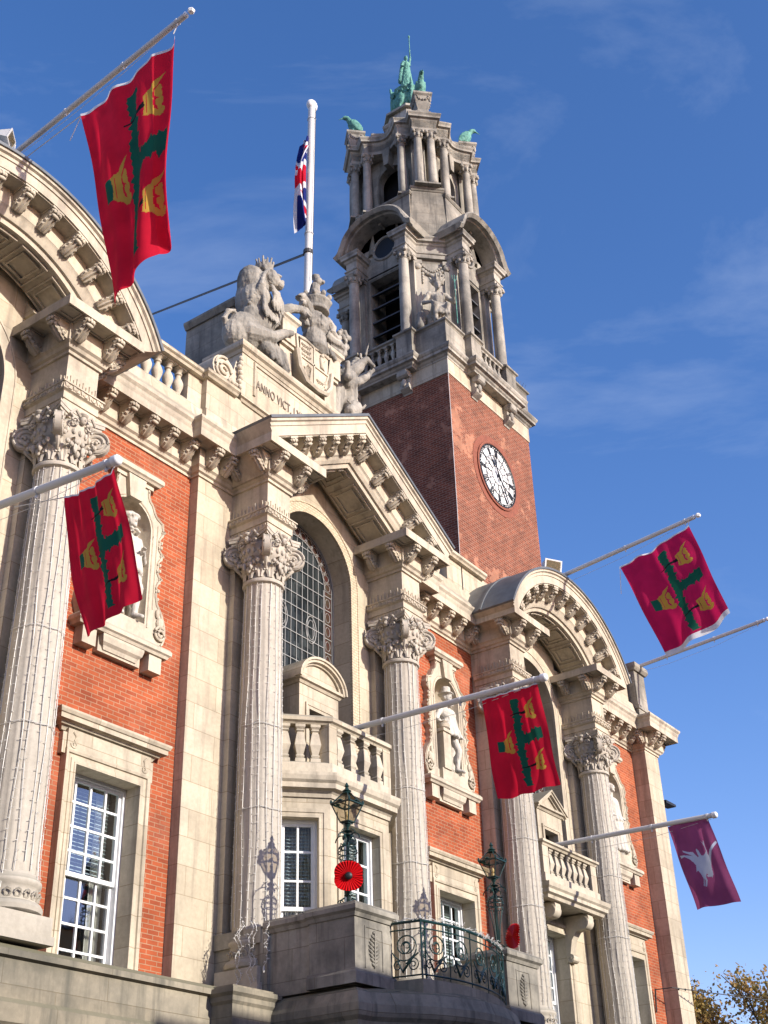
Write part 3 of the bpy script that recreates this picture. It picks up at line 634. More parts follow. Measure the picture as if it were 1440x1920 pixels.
# ---- windows
def sash(x0,x1,z0,z1,y,nx,nt_,nb,parent,rot=None,piv=None):
    """sliding sash window: parts frame, glazing_bars, pane; zm is the meeting rail"""
    g=grp('window',parent); zm=z0+(z1-z0)*nb/(nb+nt_); f=MB(); b=MB(); p=MB(); e=.055
    f.box(x0,x0+e,y-.06,y+.09,z0,z1); f.box(x1-e,x1,y-.06,y+.09,z0,z1); f.box(x0+e,x1-e,y-.06,y+.09,z1-e,z1); f.box(x0+e,x1-e,y-.1,y+.09,z0,z0+.07)
    def grid(a,b2,c,d,yy,n,m_):
        b.box(a,a+.045,yy-.02,yy+.02,c,d); b.box(b2-.045,b2,yy-.02,yy+.02,c,d); b.box(a+.045,b2-.045,yy-.02,yy+.02,d-.05,d); b.box(a+.045,b2-.045,yy-.02,yy+.02,c,c+.06)
        for i in range(1,n): xx=a+(b2-a)*i/n; b.box(xx-.016,xx+.016,yy-.018,yy+.018,c+.06,d-.05)
        for j in range(1,m_): zz=c+(d-c)*j/m_; b.box(a+.045,b2-.045,yy-.016,yy+.0161,zz-.016,zz+.016)
        p.add([(a,yy,c),(b2,yy,c),(b2,yy,d),(a,yy,d)],[(0,1,2,3)])
    grid(x0+e,x1-e,zm-.03,z1-e,y,nx,nt_); grid(x0+e,x1-e,z0+.07,zm+.03,y+.05,nx,nb)
    i_=MB(); i2=MB(); zt=z1-.08
    for k in range(int((zt-zm)/.055)): z=zt-k*.055; i2.add([(x0+.1,y+.19,z),(x1-.1,y+.19,z),(x1-.1,y+.15,z-.028),(x0+.1,y+.15,z-.028)],[(0,1,2,3)])
    for s,xa in ((1,x0+.06),(-1,x1-.06)):
        n=14; pts=[(xa+s*.26*i/n,y+.22+.03*math.sin(i*2.2)) for i in range(n+1)]
        i_.add([(px,py,z0+.05) for px,py in pts]+[(px,py,z1) for px,py in pts],[(i,i+1,n+2+i,n+1+i) for i in range(n)])
    for mb in (f,b,p,i_,i2):
        if rot is not None: mb.rotz(rot,piv)
    obj('frame',f,M['white'],g); obj('glazing_bars',b,M['white'],g); obj('pane',p,M['glass'],g); obj('curtain',i_,M['curtain'],g); obj('blind',i2,M['blind'],g)
    return g
AR=[(0,.3),(0,-.045),(-.02,-.045),(-.03,-.03),(-.075,-.03),(-.08,-.015),(-.13,-.015),(-.14,-.04),(-.175,-.05),(-.19,-.05),(-.19,.3)]
def surround(mb,x0,x1,z0,z1,yf,prof=AR):
    x0+=.012; x1-=.012; z1-=.012; mb.sweep([(x0,z0),(x0,z1),(x1,z1),(x1,z0)],[(n,yf+y) for n,y in prof],XZ)
for i,(x0,x1,c) in enumerate(BAYS):
    a,b,z0,z1=wz(c); mb=MB(); surround(mb,a,b,4.95,z1,.11)
    mb.box(a-.17,b+.17,.075,.4,z1+.185,z1+.46); 
    HP=[(-.3,8.13),(.10,8.13),(.115,8.16),(.13,8.18),(.17,8.19),(.19,8.22),(.26,8.235),(.26,8.30),(.28,8.31),(.30,8.35),(.30,8.38),(-.3,8.43)]
    y0=.075
    mb.sweep([(a-.15,.6),(a-.15,y0+.16),(b+.15,y0+.16),(b+.15,.6)],[(n-.0,z) for n,z in HP],XY)
    for s,xx in ((1,a-.05),(-1,b+.05)):   # small scroll ends on the frieze
        mb.tube(spiral((xx,.075,z1+.25),.06,1.2,(-s,0,0),(0,0,-1),n=14),.014,5); mb.tube([(xx,.075,z1+.30),(xx+.02*s,.07,z1+.37),(xx-.03*s,.07,z1+.42)],.014,5); mb.box(xx-.14*s-.05,xx-.14*s+.05,.1,.19,z1+.1,z1+.40)
    obj('window_surround',mb,S_,hall)
    sash(a,b,4.95,z1,.42,4,4,4,hall)
# ---- niches with strapwork frames
HOODZ=12.62
def niche(c):
    g=grp('niche',hall); mb=MB()
    half=[(.80,9.90),(.86,10.0),(.90,10.12),(.88,10.3),(.80,10.48),(.70,10.6),(.66,10.75),(.66,10.95),(.72,11.0),(.72,11.08),(.66,11.12),(.66,11.35),(.73,11.42),(.72,11.52),(.66,11.56),(.66,11.78),(.72,11.84),(.73,11.95),(.70,12.02),(.70,12.08),(.58,12.10),(.52,12.17),(.47,12.28),(.38,12.36),(.36,12.44),(.36,12.56)]
    def ox(z):
        for (x0,z0),(x1,z1) in zip(half,half[1:]):
            if z0<=z<=z1: return x0+(x1-x0)*((z-z0)/(z1-z0) if z1>z0 else 0)
        return half[-1][0]
    r=.44; zs=11.78
    def ix(z): return 0 if z>=zs+r or z<10.12 else (r if z<zs else math.sqrt(max(r*r-(z-zs)**2,0)))
    zl=sorted({z for _,z in half}|{10.12,10.1201,zs}|{zs+r*math.sin(R(a)) for a in (15,30,45,60,72,81,86,90)})
    yf,yb=.06,YB+.002
    for s in (-1,1):
        for z0,z1 in zip(zl,zl[1:]):
            if z1-z0<1e-5: continue
            q=[(ix(z0+1e-6),z0),(ox(z0),z0),(ox(z1),z1),(ix(z1-1e-6),z1)]
            v=[(c+s*x,yf,z) for x,z in q]+[(c+s*x,yb,z) for x,z in q]
            mb.add(v,[(0,1,2,3),(1,5,6,2)]); 
    # recess: curved shell
    n=16; rings=[]
    zz=[10.12+(zs-10.12)*k/4 for k in range(5)]+[zs+r*math.sin(R(a)) for a in (12,25,38,50,62,74,84,89)]
    for z in zz:
        rr=r if z<=zs else math.sqrt(max(r*r-(z-zs)**2,1e-4)); rings.append([(c+rr*math.cos(PI*i/n),yf+rr*1.0*math.sin(PI*i/n),z) for i in range(n+1)])
    mb.loft(rings,cap=False,close=False); mb.add([(c+r*math.cos(PI*i/n),yf+r*math.sin(PI*i/n),10.12) for i in range(n+1)],[tuple(range(n+1))])
    # raised margin and strapwork
    for s in (-1,1):
        mb.tube([(c+s*(ox(z)-.03),yf-.005,z) for z in [9.95+.06*k for k in range(44)]],.022,5)
        mb.tube([(c+s*(ix(min(z,zs+r-.001))+.05),yf-.004,z) for z in [10.15+.1*k for k in range(17)]]+[(c+s*(r+.05)*math.cos(R(a)),yf-.004,zs+(r+.05)*math.sin(R(a))) for a in (10,25,40,55,70)],.014,5)
        mb.tube([(c+s*.58,yf-.004,z) for z in (10.5,11.2,11.98)],.012,5)
        mb.tube(spiral((c+s*.76,yf-.03,10.12),.13,1.8,(s,0,0),(0,0,1),n=26,a0=R(60)),.024,6)
        mb.ell((c+s*.74,yf-.02,10.30),(.07,.04,.10),nu=8,nv=6); mb.ell((c+s*.68,yf-.02,10.45),(.04,.03,.08),nu=8,nv=6)
        for z in (11.05,11.47,11.9): mb.tube(spiral((c+s*.70,yf-.01,z),.045,1.2,(s,0,0),(0,0,1),n=10),.014,4)
        for z in (10.7,10.85,11.2,11.3,11.62,11.7): mb.ell((c+s*.675,yf,z),(.03,.03,.035),nu=6,nv=4)
    mb.prism([(-.13,12.2),(.13,12.2),(.19,12.6),(-.19,12.6)],lambda p,y:(c+p[0],y,p[1]),-.02,.07)   # keystone
    mb.box(c-.40,c+.40,.03,YB,12.54,12.62)
    obj('frame',mb,SP,g,smooth=25)
    mb=MB(); mb.sweep([(c-.44,.2),(c-.44,.03),(c+.44,.03),(c+.44,.2)],[(-.3,12.62),(.05,12.62),(.07,12.65),(.10,12.67),(.10,12.74),(.08,12.77),(-.3,12.80)],XY); obj('hood',mb,SP,g)
    mb=MB(); mb.sweep([(c-.85,.2),(c-.85,.0),(c+.85,.0),(c+.85,.2)],[(-.4,9.72),(.03,9.72),(.05,9.76),(.08,9.78),(.08,9.84),(.05,9.88),(-.4,9.90)],XY)
    for s in (-1,1): mb.box(c+s*.66-.13,c+s*.66+.13,.0,.18,9.45,9.72)
    mb.sweep([(c-.33,.2),(c-.33,.06),(c+.33,.06),(c+.33,.2)],[(-.3,9.5),(.0,9.5),(.02,9.56),(.06,9.6),(.08,9.68),(.08,9.72),(-.3,9.72)],XY); mb.box(c-.42,c+.42,.08,.18,9.46,9.72)
    obj('sill',mb,SP,g)
for b in BAYS: niche(b[2])
# ---- great arched windows
def arched_window(cx,zb,name='arched_window'):
    g=grp(name,hall); r=1.1; zs=12.9; y=.42; n=24
    arc=lambda rr:[(cx+rr*math.cos(PI*i/n),zs+rr*math.sin(PI*i/n)) for i in range(n+1)]
    p=MB(); pts=[(cx+r,zb)]+arc(r)+[(cx-r,zb)]; p.add([(x,y,z) for x,z in pts],[tuple(range(len(pts)))]); obj('pane',p,M['stained'],g)
    b=MB(); ri=.80
    bd=[]; 
    for (ro,rin) in ((1.04,.84),):
        P=[(cx+ro,zb)]+arc(ro)+[(cx-ro,zb)]; b.sweep(P,[(0,y-.006),(-.20,y-.006),(-.20,y-.003),(0,y-.003)],XZ)
    obj('border_pane',b,M['sredglass'],g)
    l=MB()
    def vz(x): return zs+math.sqrt(max(ri*ri-(x-cx)**2,0))
    for i in range(11):
        x=cx-ri+ri*2*i/10; l.box(x-.0055,x+.0055,y-.018,y-.006,zb,vz(x) if 0<i<10 else zs)
    k=0; z=zb+.1
    while z<zs+ri:
        hw=ri if z<zs else math.sqrt(ri*ri-(z-zs)**2); l.box(cx-hw,cx+hw,y-.020,y-.008,z-.006,z+.006); z+=.27; k+=1
    for rr,t in ((1.085,.02),(1.04,.008),(.82,.01)): l.sweep([(cx+rr,zb)]+arc(rr)+[(cx-rr,zb)],[(0,y-.024),(t,y-.024),(t,y-.006),(0,y-.006)],XZ)
    rnd=random.Random(3)
    L_=[(s,z) for z in [zb+.15+.30*q for q in range(int((zs-zb)/.30))] for s in (-1,1)]
    for s,z in L_:
        c=(cx+s*.93,y-.012,z); rr=.075
        l.tube([(c[0]+rr*math.cos(a)*.9,c[1],c[2]+rr*1.35*math.sin(a)) for a in [2*PI*q/10 for q in range(10)]],.006,4,closed=True)
        l.box(c[0]-.1,c[0]+.1,y-.02,y-.01,z+.14,z+.152)
    for q in range(15):
        a=PI*(q+.5)/15; l.tube([(cx+.93*math.cos(a)+.08*math.cos(t),y-.012,zs+.93*math.sin(a)+.08*math.sin(t)) for t in [2*PI*u/9 for u in range(9)]],.006,4,closed=True)
        a=PI*q/15; l.tube([(cx+.83*math.cos(a),y-.012,zs+.83*math.sin(a)),(cx+1.04*math.cos(a),y-.012,zs+1.04*math.sin(a))],.006,4)
    for dx in (-.42,.42):
        l.tube([(cx+dx+.15*math.cos(a),y-.02,11.9+.28*math.sin(a)) for a in [2*PI*q/18 for q in range(18)]],.010,4,closed=True); l.tube([(cx+dx+.1*math.cos(a),y-.02,11.9+.2*math.sin(a)) for a in [2*PI*q/14 for q in range(14)]],.007,4,closed=True)
    obj('came_lattice',l,M['came'],g)
arched_window(16.25,8.6); arched_window(24.12,8.6)
# aedicules in front of the arched windows
def aedicule(cx,top,kind):
    g=grp('aedicule',hall); mb=MB(); y0=-.22
    hw=.54; z1=top
    wall(mb,cx-hw,cx+hw,8.7,z1,y0,.42,[(cx-.30,cx+.30,8.7,z1-.42)]); surround(mb,cx-.30,cx+.30,8.75,z1-.42,y0+.002,[(0,.1),(0,-.02),(-.05,-.02),(-.06,-.035),(-.10,-.035),(-.10,.1)])
    pf=[(-.2,z1-.02),(.02,z1-.02),(.05,z1+.03),(.09,z1+.04),(.09,z1+.09),(-.2,z1+.11)]
    mb.sweep([(cx-hw,.42),(cx-hw,y0),(cx+hw,y0),(cx+hw,.42)],pf,XY)
    if kind=='round':
        Rr=.66; a0=.0; path=[(cx-Rr*math.cos(PI*i/16)*1.0,z1+.06+.50*math.sin(PI*i/16)) for i in range(17)]
    else: path=[(cx-.66,z1+.06),(cx,z1+.52),(cx+.66,z1+.06)]
    mb.sweep(path,[(0,y0-.13),(.04,y0-.13),(.05,y0-.10),(.09,y0-.10),(.10,y0-.05),(.13,y0-.04),(.13,.42),(0,.42)],XZ)
    pp=[p for p in path]; mb.prism(pp,lambda p,y:(p[0],y,min(p[1],p[1]-.02)),y0-.0,.40)
    obj('surround',mb,S_,g,smooth=15)
    mb=MB(); mb.box(cx-.30,cx+.30,.0,.05,8.7,z1-.42); obj('opening_shade_panel',mb,M['dark'],g)  # near-black panel painted for the shade of the door opening
aedicule(16.12,10.32,'round'); aedicule(24.12,10.12,'gable')
# ---- canted bay window with balustraded balcony
bw=grp('bay_window',hall)
BP=[(14.75,.1),(14.75,-.30),(15.48,-.95),(17.05,-.95),(17.78,-.30),(17.78,.1)]
def seg_wall(mb,p,q,z0,z1,t,holes):
    d=Vector(q)-Vector(p); Ln=d.length; tmp=MB(); wall(tmp,0,Ln,z0,z1,0,t,holes); a=math.atan2(d.y,d.x); tmp.rotz(a); tmp.mv((p[0],p[1],0)); mb.join(tmp)
def seg_arch(mb,p,q,x0,x1,z0,z1):
    d=Vector(q)-Vector(p); tmp=MB(); surround(tmp,x0,x1,z0,z1,.002,[(0,.28),(0,-.03),(-.02,-.03),(-.03,-.02),(-.07,-.02),(-.08,-.035),(-.14,-.035),(-.14,.1)]); tmp.rotz(math.atan2(d.y,d.x)); tmp.mv((p[0],p[1],0)); mb.join(tmp)
mb=MB()
segs=[((14.75,-.30),(15.48,-.95)),((15.48,-.95),(17.05,-.95)),((17.05,-.95),(17.78,-.30))]
for (p,q),(a,b) in zip(segs,((.18,.80),(.28,1.29),(.18,.80))):
    seg_wall(mb,p,q,4.6,8.12,.28,[(a,b,5.0,7.75)]); seg_arch(mb,p,q,a,b,5.0,7.75)
mb.box(14.75,17.78,-.28,.1,8.0,8.1)
obj('wall',mb,S_,bw)
for (p,q),(a,b) in zip(segs,((.18,.80),(.28,1.29),(.18,.80))):
    d=Vector(q)-Vector(p); ang=math.atan2(d.y,d.x); g=sash(p[0]+a,p[0]+b,5.0,7.75,p[1]+.2,3 if b>1 else 2,3,3,bw,rot=ang,piv=p)
mb=MB(); mb.sweep(BP,[(-.3,8.06),(.03,8.06),(.04,8.12),(.08,8.16),(.15,8.18),(.15,8.26),(.19,8.3),(.21,8.37),(.21,8.42),(-.3,8.50)],XY); mb.prism(BP,lambda p,z:(p[0],p[1],z),8.1,8.46); 
mb.sweep(BP,[(-.15,8.46),(.06,8.46),(.06,8.62),(.03,8.64),(-.15,8.64)],XY)
obj('cornice',mb,SP,bw)
mb=MB(); mb.sweep(BP,[(-.16,9.28),(.03,9.28),(.05,9.31),(.09,9.33),(.09,9.39),(.05,9.43),(-.16,9.44)],XY)
for (p,q) in segs:
    pass
for (x,y) in ((15.52,-.88),(17.01,-.88)): mb.lathe([(.145,8.62),(.145,9.3)],(x,y,0),4,phase=PI/4)
mb.box(14.70,14.9,-.33,.0,8.6,9.3); mb.box(17.62,17.82,-.33,.0,8.6,9.3)
mb2=MB()
obj('rail',mb,S_,bw)
def sqbal(x,y,z0,z1,ang,parent):
    mb=MB(); h=z1-z0; pr=[(.085,0),(.085,.1*h),(.06,.13*h),(.075,.17*h),(.055,.22*h),(.095,.45*h),(.06,.74*h),(.045,.80*h),(.07,.83*h),(.055,.87*h),(.085,.92*h),(.085,h)]
    mb.lathe([(r*1.35,z) for r,z in pr],(0,0,z0),4,phase=PI/4); mb.rotz(ang); mb.mv((x,y,0)); obj('baluster',mb,SP,parent)
for (p,q),n in zip(segs,(3,4,3)):
    d=Vector(q)-Vector(p); Ln=d.length; d.normalize(); nn=Vector((-d.y,d.x))
    for i in range(n):
        s=.24+(Ln-.48)*i/(n-1); c=Vector(p)+d*s+nn*.05; sqbal(c.x,c.y,8.63,9.29,math.atan2(d.y,d.x),bw)
# ---- bracketed balcony of the right arched bay
b4=grp('balcony',hall); mb=MB(); b0,b1=22.95,25.28; q=[(b0,.1),(b0,-.62),(b1,-.62),(b1,.1)]
mb.prism(q,lambda p,z:(p[0],p[1],z),8.0,8.4); mb.sweep(q,[(-.1,7.96),(.04,7.96),(.06,8.02),(.12,8.05),(.12,8.12),(.16,8.16),(.18,8.24),(-.1,8.3)],XY)
mb.sweep(q,[(-.16,8.3),(.02,8.3),(.02,8.46),(-.01,8.48),(-.16,8.48)],XY); obj('slab',mb,SP,b4)
mb=MB(); mb.sweep(q,[(-.2,9.06),(.0,9.06),(.02,9.1),(.06,9.12),(.06,9.17),(-.2,9.22)],XY)
for x in (b0+.12,b1-.12): mb.box(x-.12,x+.12,-.61,-.37,8.47,9.07)
for x in (b0+.1,b1-.1): mb.box(x-.09,x+.09,-.2,.0,8.47,9.07)
obj('rail',mb,S_,b4)
for i in range(7): sqbal(b0+.42+i*(b1-b0-.84)/6,-.5,8.47,9.07,0,b4)
for x in (23.42,24.82):
    mb=MB(); side=[(0,0),(.58,0),(.60,-.1),(.55,-.25),(.42,-.30),(.28,-.32),(.16,-.48),(.10,-.75),(0,-.95)]
    mb.prism(side,lambda p,xx:(xx,-p[0],7.96+p[1]),x-.11,x+.11)
    for s in (-1,1): mb.tube(spiral((x+s*.115,-.44,7.80),.14,1.9,(0,-1,0),(0,0,1),n=30),.02,5); mb.tube(spiral((x+s*.115,-.08,7.12),.08,1.5,(0,-1,0),(0,0,-1),n=20),.016,5)
    mb.tube([(x-.13,-.45,7.80),(x+.13,-.45,7.80)],.145,14); mb.tube([(x-.12,-.09,7.12),(x+.12,-.09,7.12)],.09,12)
    obj('console',mb,SP,b4,smooth=30)
mb=MB(); surround(mb,23.5,24.74,4.95,7.6,0.0); obj('window_surround',mb,S_,hall); sash(23.5,24.74,4.95,7.6,.36,4,4,4,hall)
# ---- stone front balcony carrying the lamps
sb=grp('front_balcony',hall)
X0,X1=13.93,18.80; YF=-2.55
def smooth_path(P,n=6):
    out=[]
    for i in range(len(P)-1):
        p0,p1,p2,p3=[Vector(P[max(0,min(len(P)-1,j))]) for j in (i-1,i,i+1,i+2)]
        for k in range(n): t=k/n; q=.5*((2*p1)+(p2-p0)*t+(2*p0-5*p1+4*p2-p3)*t*t+(3*p1-p0-3*p2+p3)*t**3); out.append((q.x,q.y))
    return out+[tuple(P[-1])]
arc_=smooth_path([(14.15,YF-.03),(14.45,-2.74),(15.0,-3.08),(15.75,-3.27),(16.45,-3.23),(17.15,-3.02),(17.7,-2.72),(18.1,YF-.03)],4)
outer=[(X0,.0),(X0,YF-.02)]+arc_+[(X1,YF-.02),(X1,0)]
RAILP=[(14.74,YF+.02)]+smooth_path([(14.84,-3.0),(15.4,-3.11),(16.0,-3.11),(16.55,-3.03),(17.05,-2.89),(17.45,-2.72)],4)+[(17.72,YF+.02)]
mb=MB(); mb.prism(outer,lambda p,z:(p[0],p[1],z),4.45,4.80)
mb.sweep(outer,[(-.1,3.98),(-.06,4.0),(-.03,4.1),(-.03,4.2),(.02,4.28),(.05,4.4),(.10,4.45),(.12,4.50),(.12,4.60),(.09,4.66),(.05,4.76),(-.1,4.84)],XY,)
mb.prism([(x,min(y+.12,0)) for x,y in outer],lambda p,z:(p[0],p[1],z),3.95,4.2)
mb.prism(RAILP,lambda p,z:(p[0],p[1],z),4.7,4.98)
obj('slab',mb,M['stone_base'],sb)
cp=[(-.1,5.72),(.02,5.72),(.04,5.77),(.08,5.80),(.08,5.86),(.05,5.90),(-.1,5.92)]
for (a,b) in ((X0,X0+.85),(X1-.95,X1)):
    mb=MB(); mb.box(a,b,YF,YF+.78,4.86,5.74); loop=[(a,YF+.8),(a,YF),(b,YF),(b,YF+.8),(a,YF+.8)]
    mb.sweep(loop[:-1],cp,XY); mb.box(a-.02,b+.02,YF-.02,YF+.84,5.85,5.915); mb.sweep(loop[:-1],[(-.05,4.86),(.04,4.86),(.04,5.0),(.0,5.06),(-.05,5.06)],XY)
    c=(a+b)/2; surround(mb,c-.2,c+.2,5.08,5.62,YF+.0,[(0,.02),(0,-.01),(-.02,-.01),(-.02,.02)])
    rnd=random.Random(5)
    for k in range(9):     # carved spray of leaves
        t=k/8; z=5.12+.42*t; wdt=.11*math.sin(PI*(.15+.8*t))
        for s in (-1,1): mb.ell((c+s*wdt*.6,YF-.008,z+.02),(wdt*.55+.01,.022,.022),Matrix.Rotation(-s*.5,3,'Y'),8,5)
    mb.tube([(c,YF-.015,5.10),(c+.01,YF-.02,5.58)],.014,5)
    obj('pedestal',mb,M['stone_grey'],sb,smooth=20)
    side=-1 if a==X0 else 1; xa=a+.06 if side<0 else b-.06-.32
    mb=MB(); mb.box(xa,xa+.32,YF+.78,-.95,4.86,5.68); 
    mb.sweep([(xa,-.95),(xa,YF+.82)] if side<0 else [(xa+.32,YF+.82),(xa+.32,-.95)],cp,XY); mb.box(xa-.0,xa+.36,YF+.82,-.9,5.68,5.90)
    mb.box(xa-.02,xa+.34,-.94,.0,4.86,5.62); mb.box(xa-.06,xa+.4,-.9,.0,5.62,5.84)
    mb.box(xa-.05,xa+.38,-1.02,-.88,4.86,5.80)
    obj('side_wall',mb,M['stone_grey'],sb)
# pedestal blocks in front of columns 2 and 3
for a in (13.03,18.68):
    mb=MB(); mb.box(a,a+.85,-1.22,-.5,3.9,4.78); mb.sweep([(a,-.5),(a,-1.22),(a+.85,-1.22),(a+.85,-.5)],[(-.1,4.66),(.0,4.66),(.03,4.7),(.03,4.76),(.07,4.8),(.07,4.86),(-.1,4.9)],XY); mb.box(a,a+.85,-1.22,-.5,4.8,4.9)
    obj('base_pedestal',mb,M['stone_base'],hall)
SETTLE[0]=False
# ================= CLOCK TOWER =================
TX,TY=27.08,4.26
tower=thing('clock_tower','tall square brick clock tower with a grey stone belfry behind the parapet','clock tower',(TX,TY,0))
G_,GP=M['stone_grey'],M['stone_greyp']
def tob(name,mb,mat,parent=None,rot=0.0,smooth=False):
    if rot: mb.rotz(rot)
    mb.mv((TX,TY,0)); return obj(name,mb,mat,parent or tower,smooth=smooth)
H=2.26
mb=MB(); mb.box(-H,H,-H,H,0,23.42); tob('brick_shaft',mb,M['tbrick'])
mb=MB(); mb.box(-H-.025,H+.025,-H-.025,H+.025,23.42,23.98)
tob('stone_band',mb,M['stone'])
def sqpath(h,seg=(),out=0.0):
    """square plan, clockwise so that offset n points outwards; seg=(half,out) adds a projecting middle"""
    pts=[]
    if not seg: side=[(-h,-h)]
    else: side=[(-h,-h)]+[p for s in seg for p in s]
    for k in range(4):
        a=k*PI/2
        for x,y in side: pts.append((x*math.cos(a)-y*math.sin(a),x*math.sin(a)+y*math.cos(a)))
    return pts
cpth=sqpath(H,[((-1.22,-H),(-1.22,-H-.26),(1.22,-H-.26),(1.22,-H))])
mb=MB(); mb.sweep(cpth,[(-.4,23.93),(.04,23.93),(.05,23.98),(.09,24.01),(.12,24.06),(.20,24.08),(.20,24.16),(.23,24.19),(.26,24.25),(.26,24.3),(-.4,24.36)],XY,closed=True)
mb.box(-H,H,-H,H,23.98,24.34)
for k in range(4):
    t=MB(); t.box(-1.22,1.22,-H-.26,-H,23.95,24.3); mb.join(t.rotz(k*PI/2))
tob('cornice',mb,GP)
for k in range(4):
    for x in (-.9,.9):
        mb=MB(); side=[(0,0),(.30,0),(.32,-.07),(.30,-.17),(.23,-.22),(.15,-.24),(.13,-.36),(.2,-.46),(.18,-.56),(.1,-.62),(.02,-.66),(0,-.7)]
        mb.prism(side,lambda p,xx:(xx,-H-.02-p[0],23.94+p[1]),x-.16,x+.16)
        mb.tube([(x-.19,-H-.21,23.82),(x+.19,-H-.21,23.82)],.115,12); mb.tube([(x-.13,-H-.12,23.44),(x+.13,-H-.12,23.44)],.09,10)
        for s in (-1,1): mb.tube(spiral((x+s*.17,-H-.2,23.8),.12,1.6,(0,-1,0),(0,0,1),n=20),.02,5)
        mb.ell((x,-H-.22,23.55),(.08,.06,.14)); tob('bracket',mb,GP,rot=k*PI/2,smooth=30)
# parapet stage
ppth=sqpath(H+.06,[((-1.28,-H-.06),(-1.28,-H-.28),(-.72,-H-.28),(-.72,-H-.16),(.72,-H-.16),(.72,-H-.28),(1.28,-H-.28),(1.28,-H-.06))])
mb=MB(); mb.sweep(ppth,[(-.2,24.34),(.04,24.34),(.04,24.46),(.0,24.5),(-.2,24.5)],XY,closed=True)
mb.sweep(ppth,[(-.3,25.2),(.0,25.2),(.02,25.24),(.07,25.27),(.07,25.33),(-.3,25.38)],XY,closed=True)
for k in range(4):
    t=MB(); h=H+.06
    t.box(-h,-1.28,-h,-h+.35,24.45,25.25); t.box(1.28,h-.35,-h,-h+.35,24.45,25.25)
    for s in (-1,1): t.box(s*1.0-.28,s*1.0+.28,-h-.22,-h+.3,24.45,25.25)
    mb.join(t.rotz(k*PI/2))
mb.box(-H,H,-H,H,25.0,25.22)
tob('parapet',mb,G_)
for k in range(4):
    for i in range(5):
        t=MB(); z0,z1=24.5,25.2; x=-.5+.25*i; t.lathe(baluster_prof(z1-z0,.075),(x,-H-.12,z0),10); t.box(x-.07,x+.07,-H-.19,-H-.05,z0,z0+.04); t.box(x-.07,x+.07,-H-.19,-H-.05,z1-.04,z1+.01); tob('baluster',t,GP,rot=k*PI/2,smooth=True)
# belfry core: irregular octagon with louvred openings
HB,CB=1.84,1.02
def octo(h,c): return [(-c,-h),(c,-h),(h,-c),(h,c),(c,h),(-c,h),(-h,c),(-h,-c)]
mb=MB()
for k in range(4):
    t=MB(); wall(t,-CB,CB,25.2,28.75,-HB,-HB+.35,[(-.62,.62,25.5,28.55)])
    p=[(CB,-HB),(HB,-CB),(HB-.3,-CB),(CB,-HB+.3)]; t.prism(p,lambda q,z:(q[0],q[1],z),25.2,28.75)
    t.box(-CB,-.625,-HB+.35,-HB+.8,25.2,28.6); t.box(.625,CB,-HB+.35,-HB+.8,25.2,28.6)
    surround(t,-.62,.62,25.5,28.55,-HB+.002,[(0,.2),(0,-.03),(-.04,-.03),(-.05,-.045),(-.09,-.045),(-.09,.1)])
    mb.join(t.rotz(k*PI/2))
mb.prism(octo(HB,CB),lambda q,z:(q[0],q[1],z),28.7,29.5)
tob('belfry_wall',mb,G_)
mb=MB(); mb.box(-.9,.9,-.9,.9,25.2,28.7); tob('belfry_shade_core',mb,M['dark'])  # solid block coloured near-black for the darkness behind the louvres
for k in range(4):
    t=MB()
    for i in range(5):
        z=25.85+i*.55; t.add([(-.62,-HB+.02,z-.02),(.62,-HB+.02,z-.02),(.62,-HB+.42,z+.30),(-.62,-HB+.42,z+.30),(-.62,-HB+.02,z-.07),(.62,-HB+.02,z-.07),(.62,-HB+.42,z+.25),(-.62,-HB+.42,z+.25)],[(0,1,2,3),(7,6,5,4),(0,4,5,1)])
    tob('louvre',t,M['slate'],rot=k*PI/2)
    # corner face pilasters and panel (built square-on then turned 45 degrees)
    t=MB(); d=(HB+CB)/math.sqrt(2); 
    for s in (-1,1): t.box(s*.46-.09,s*.46+.09,-d-.09,-d+.2,25.3,28.4); t.box(s*.46-.13,s*.46+.13,-d-.13,-d+.2,28.4,28.55); t.ell((s*.46,-d-.10,28.3),(.12,.07,.12)); t.box(s*.46-.13,s*.46+.13,-d-.13,-d+.2,25.3,25.5)
    t.box(-.37,.37,-d-.02,-d+.1,25.3,28.5)
    for q in range(9):
        a=-.30+.075*q; zz=28.22-.18*math.sin(PI*q/8)+.10; t.ell((a,-d-.05,zz-.12),(.07,.05,.07)); t.ell((a*.9,-d-.04,zz+.03),(.05,.04,.05))
    for s in (-1,1):
        for q in range(4): t.ell((s*.31,-d-.05,28.05-.11*q),(.055-.008*q,.045,.06))
    tob('corner_panel',t,GP,rot=k*PI/2+PI/4,smooth=30)
CX_=.95; RY=2.28
capt=[(.15,28.38),(.165,28.4),(.15,28.43),(.15,28.47),(.19,28.62),(.2,28.66)]
def tcol(mb,x,y,z0,z1,r):
    mb.lathe([(r*1.35,z0),(r*1.35,z0+.05),(r*1.2,z0+.1),(r*1.25,z0+.13),(r*1.02,z0+.18),(r,z0+.25),(r*.97,z0+(z1-z0)*.5),(r*.86,z1-.36),(r*1.0,z1-.34),(r*.9,z1-.31),(r*.92,z1-.25),(r*1.3,z1-.08),(r*1.45,z1-.05)],(x,y,0),18)
    mb.box(x-r*1.3,x+r*1.3,y-r*1.3,y+r*1.3,z1-.06,z1); mb.box(x-r*1.4,x+r*1.4,y-r*1.4,y+r*1.4,z0-.02,z0+.04)
    for q in range(8):
        a=q*PI/4; mb.ell((x+r*1.1*math.cos(a),y+r*1.1*math.sin(a),z1-.22),(r*.32,r*.32,.09),nu=6,nv=5)
    for q in range(4):
        a=q*PI/2+PI/4; mb.ell((x+r*1.5*math.cos(a),y+r*1.5*math.sin(a),z1-.11),(r*.42,r*.42,.06),nu=8,nv=6)
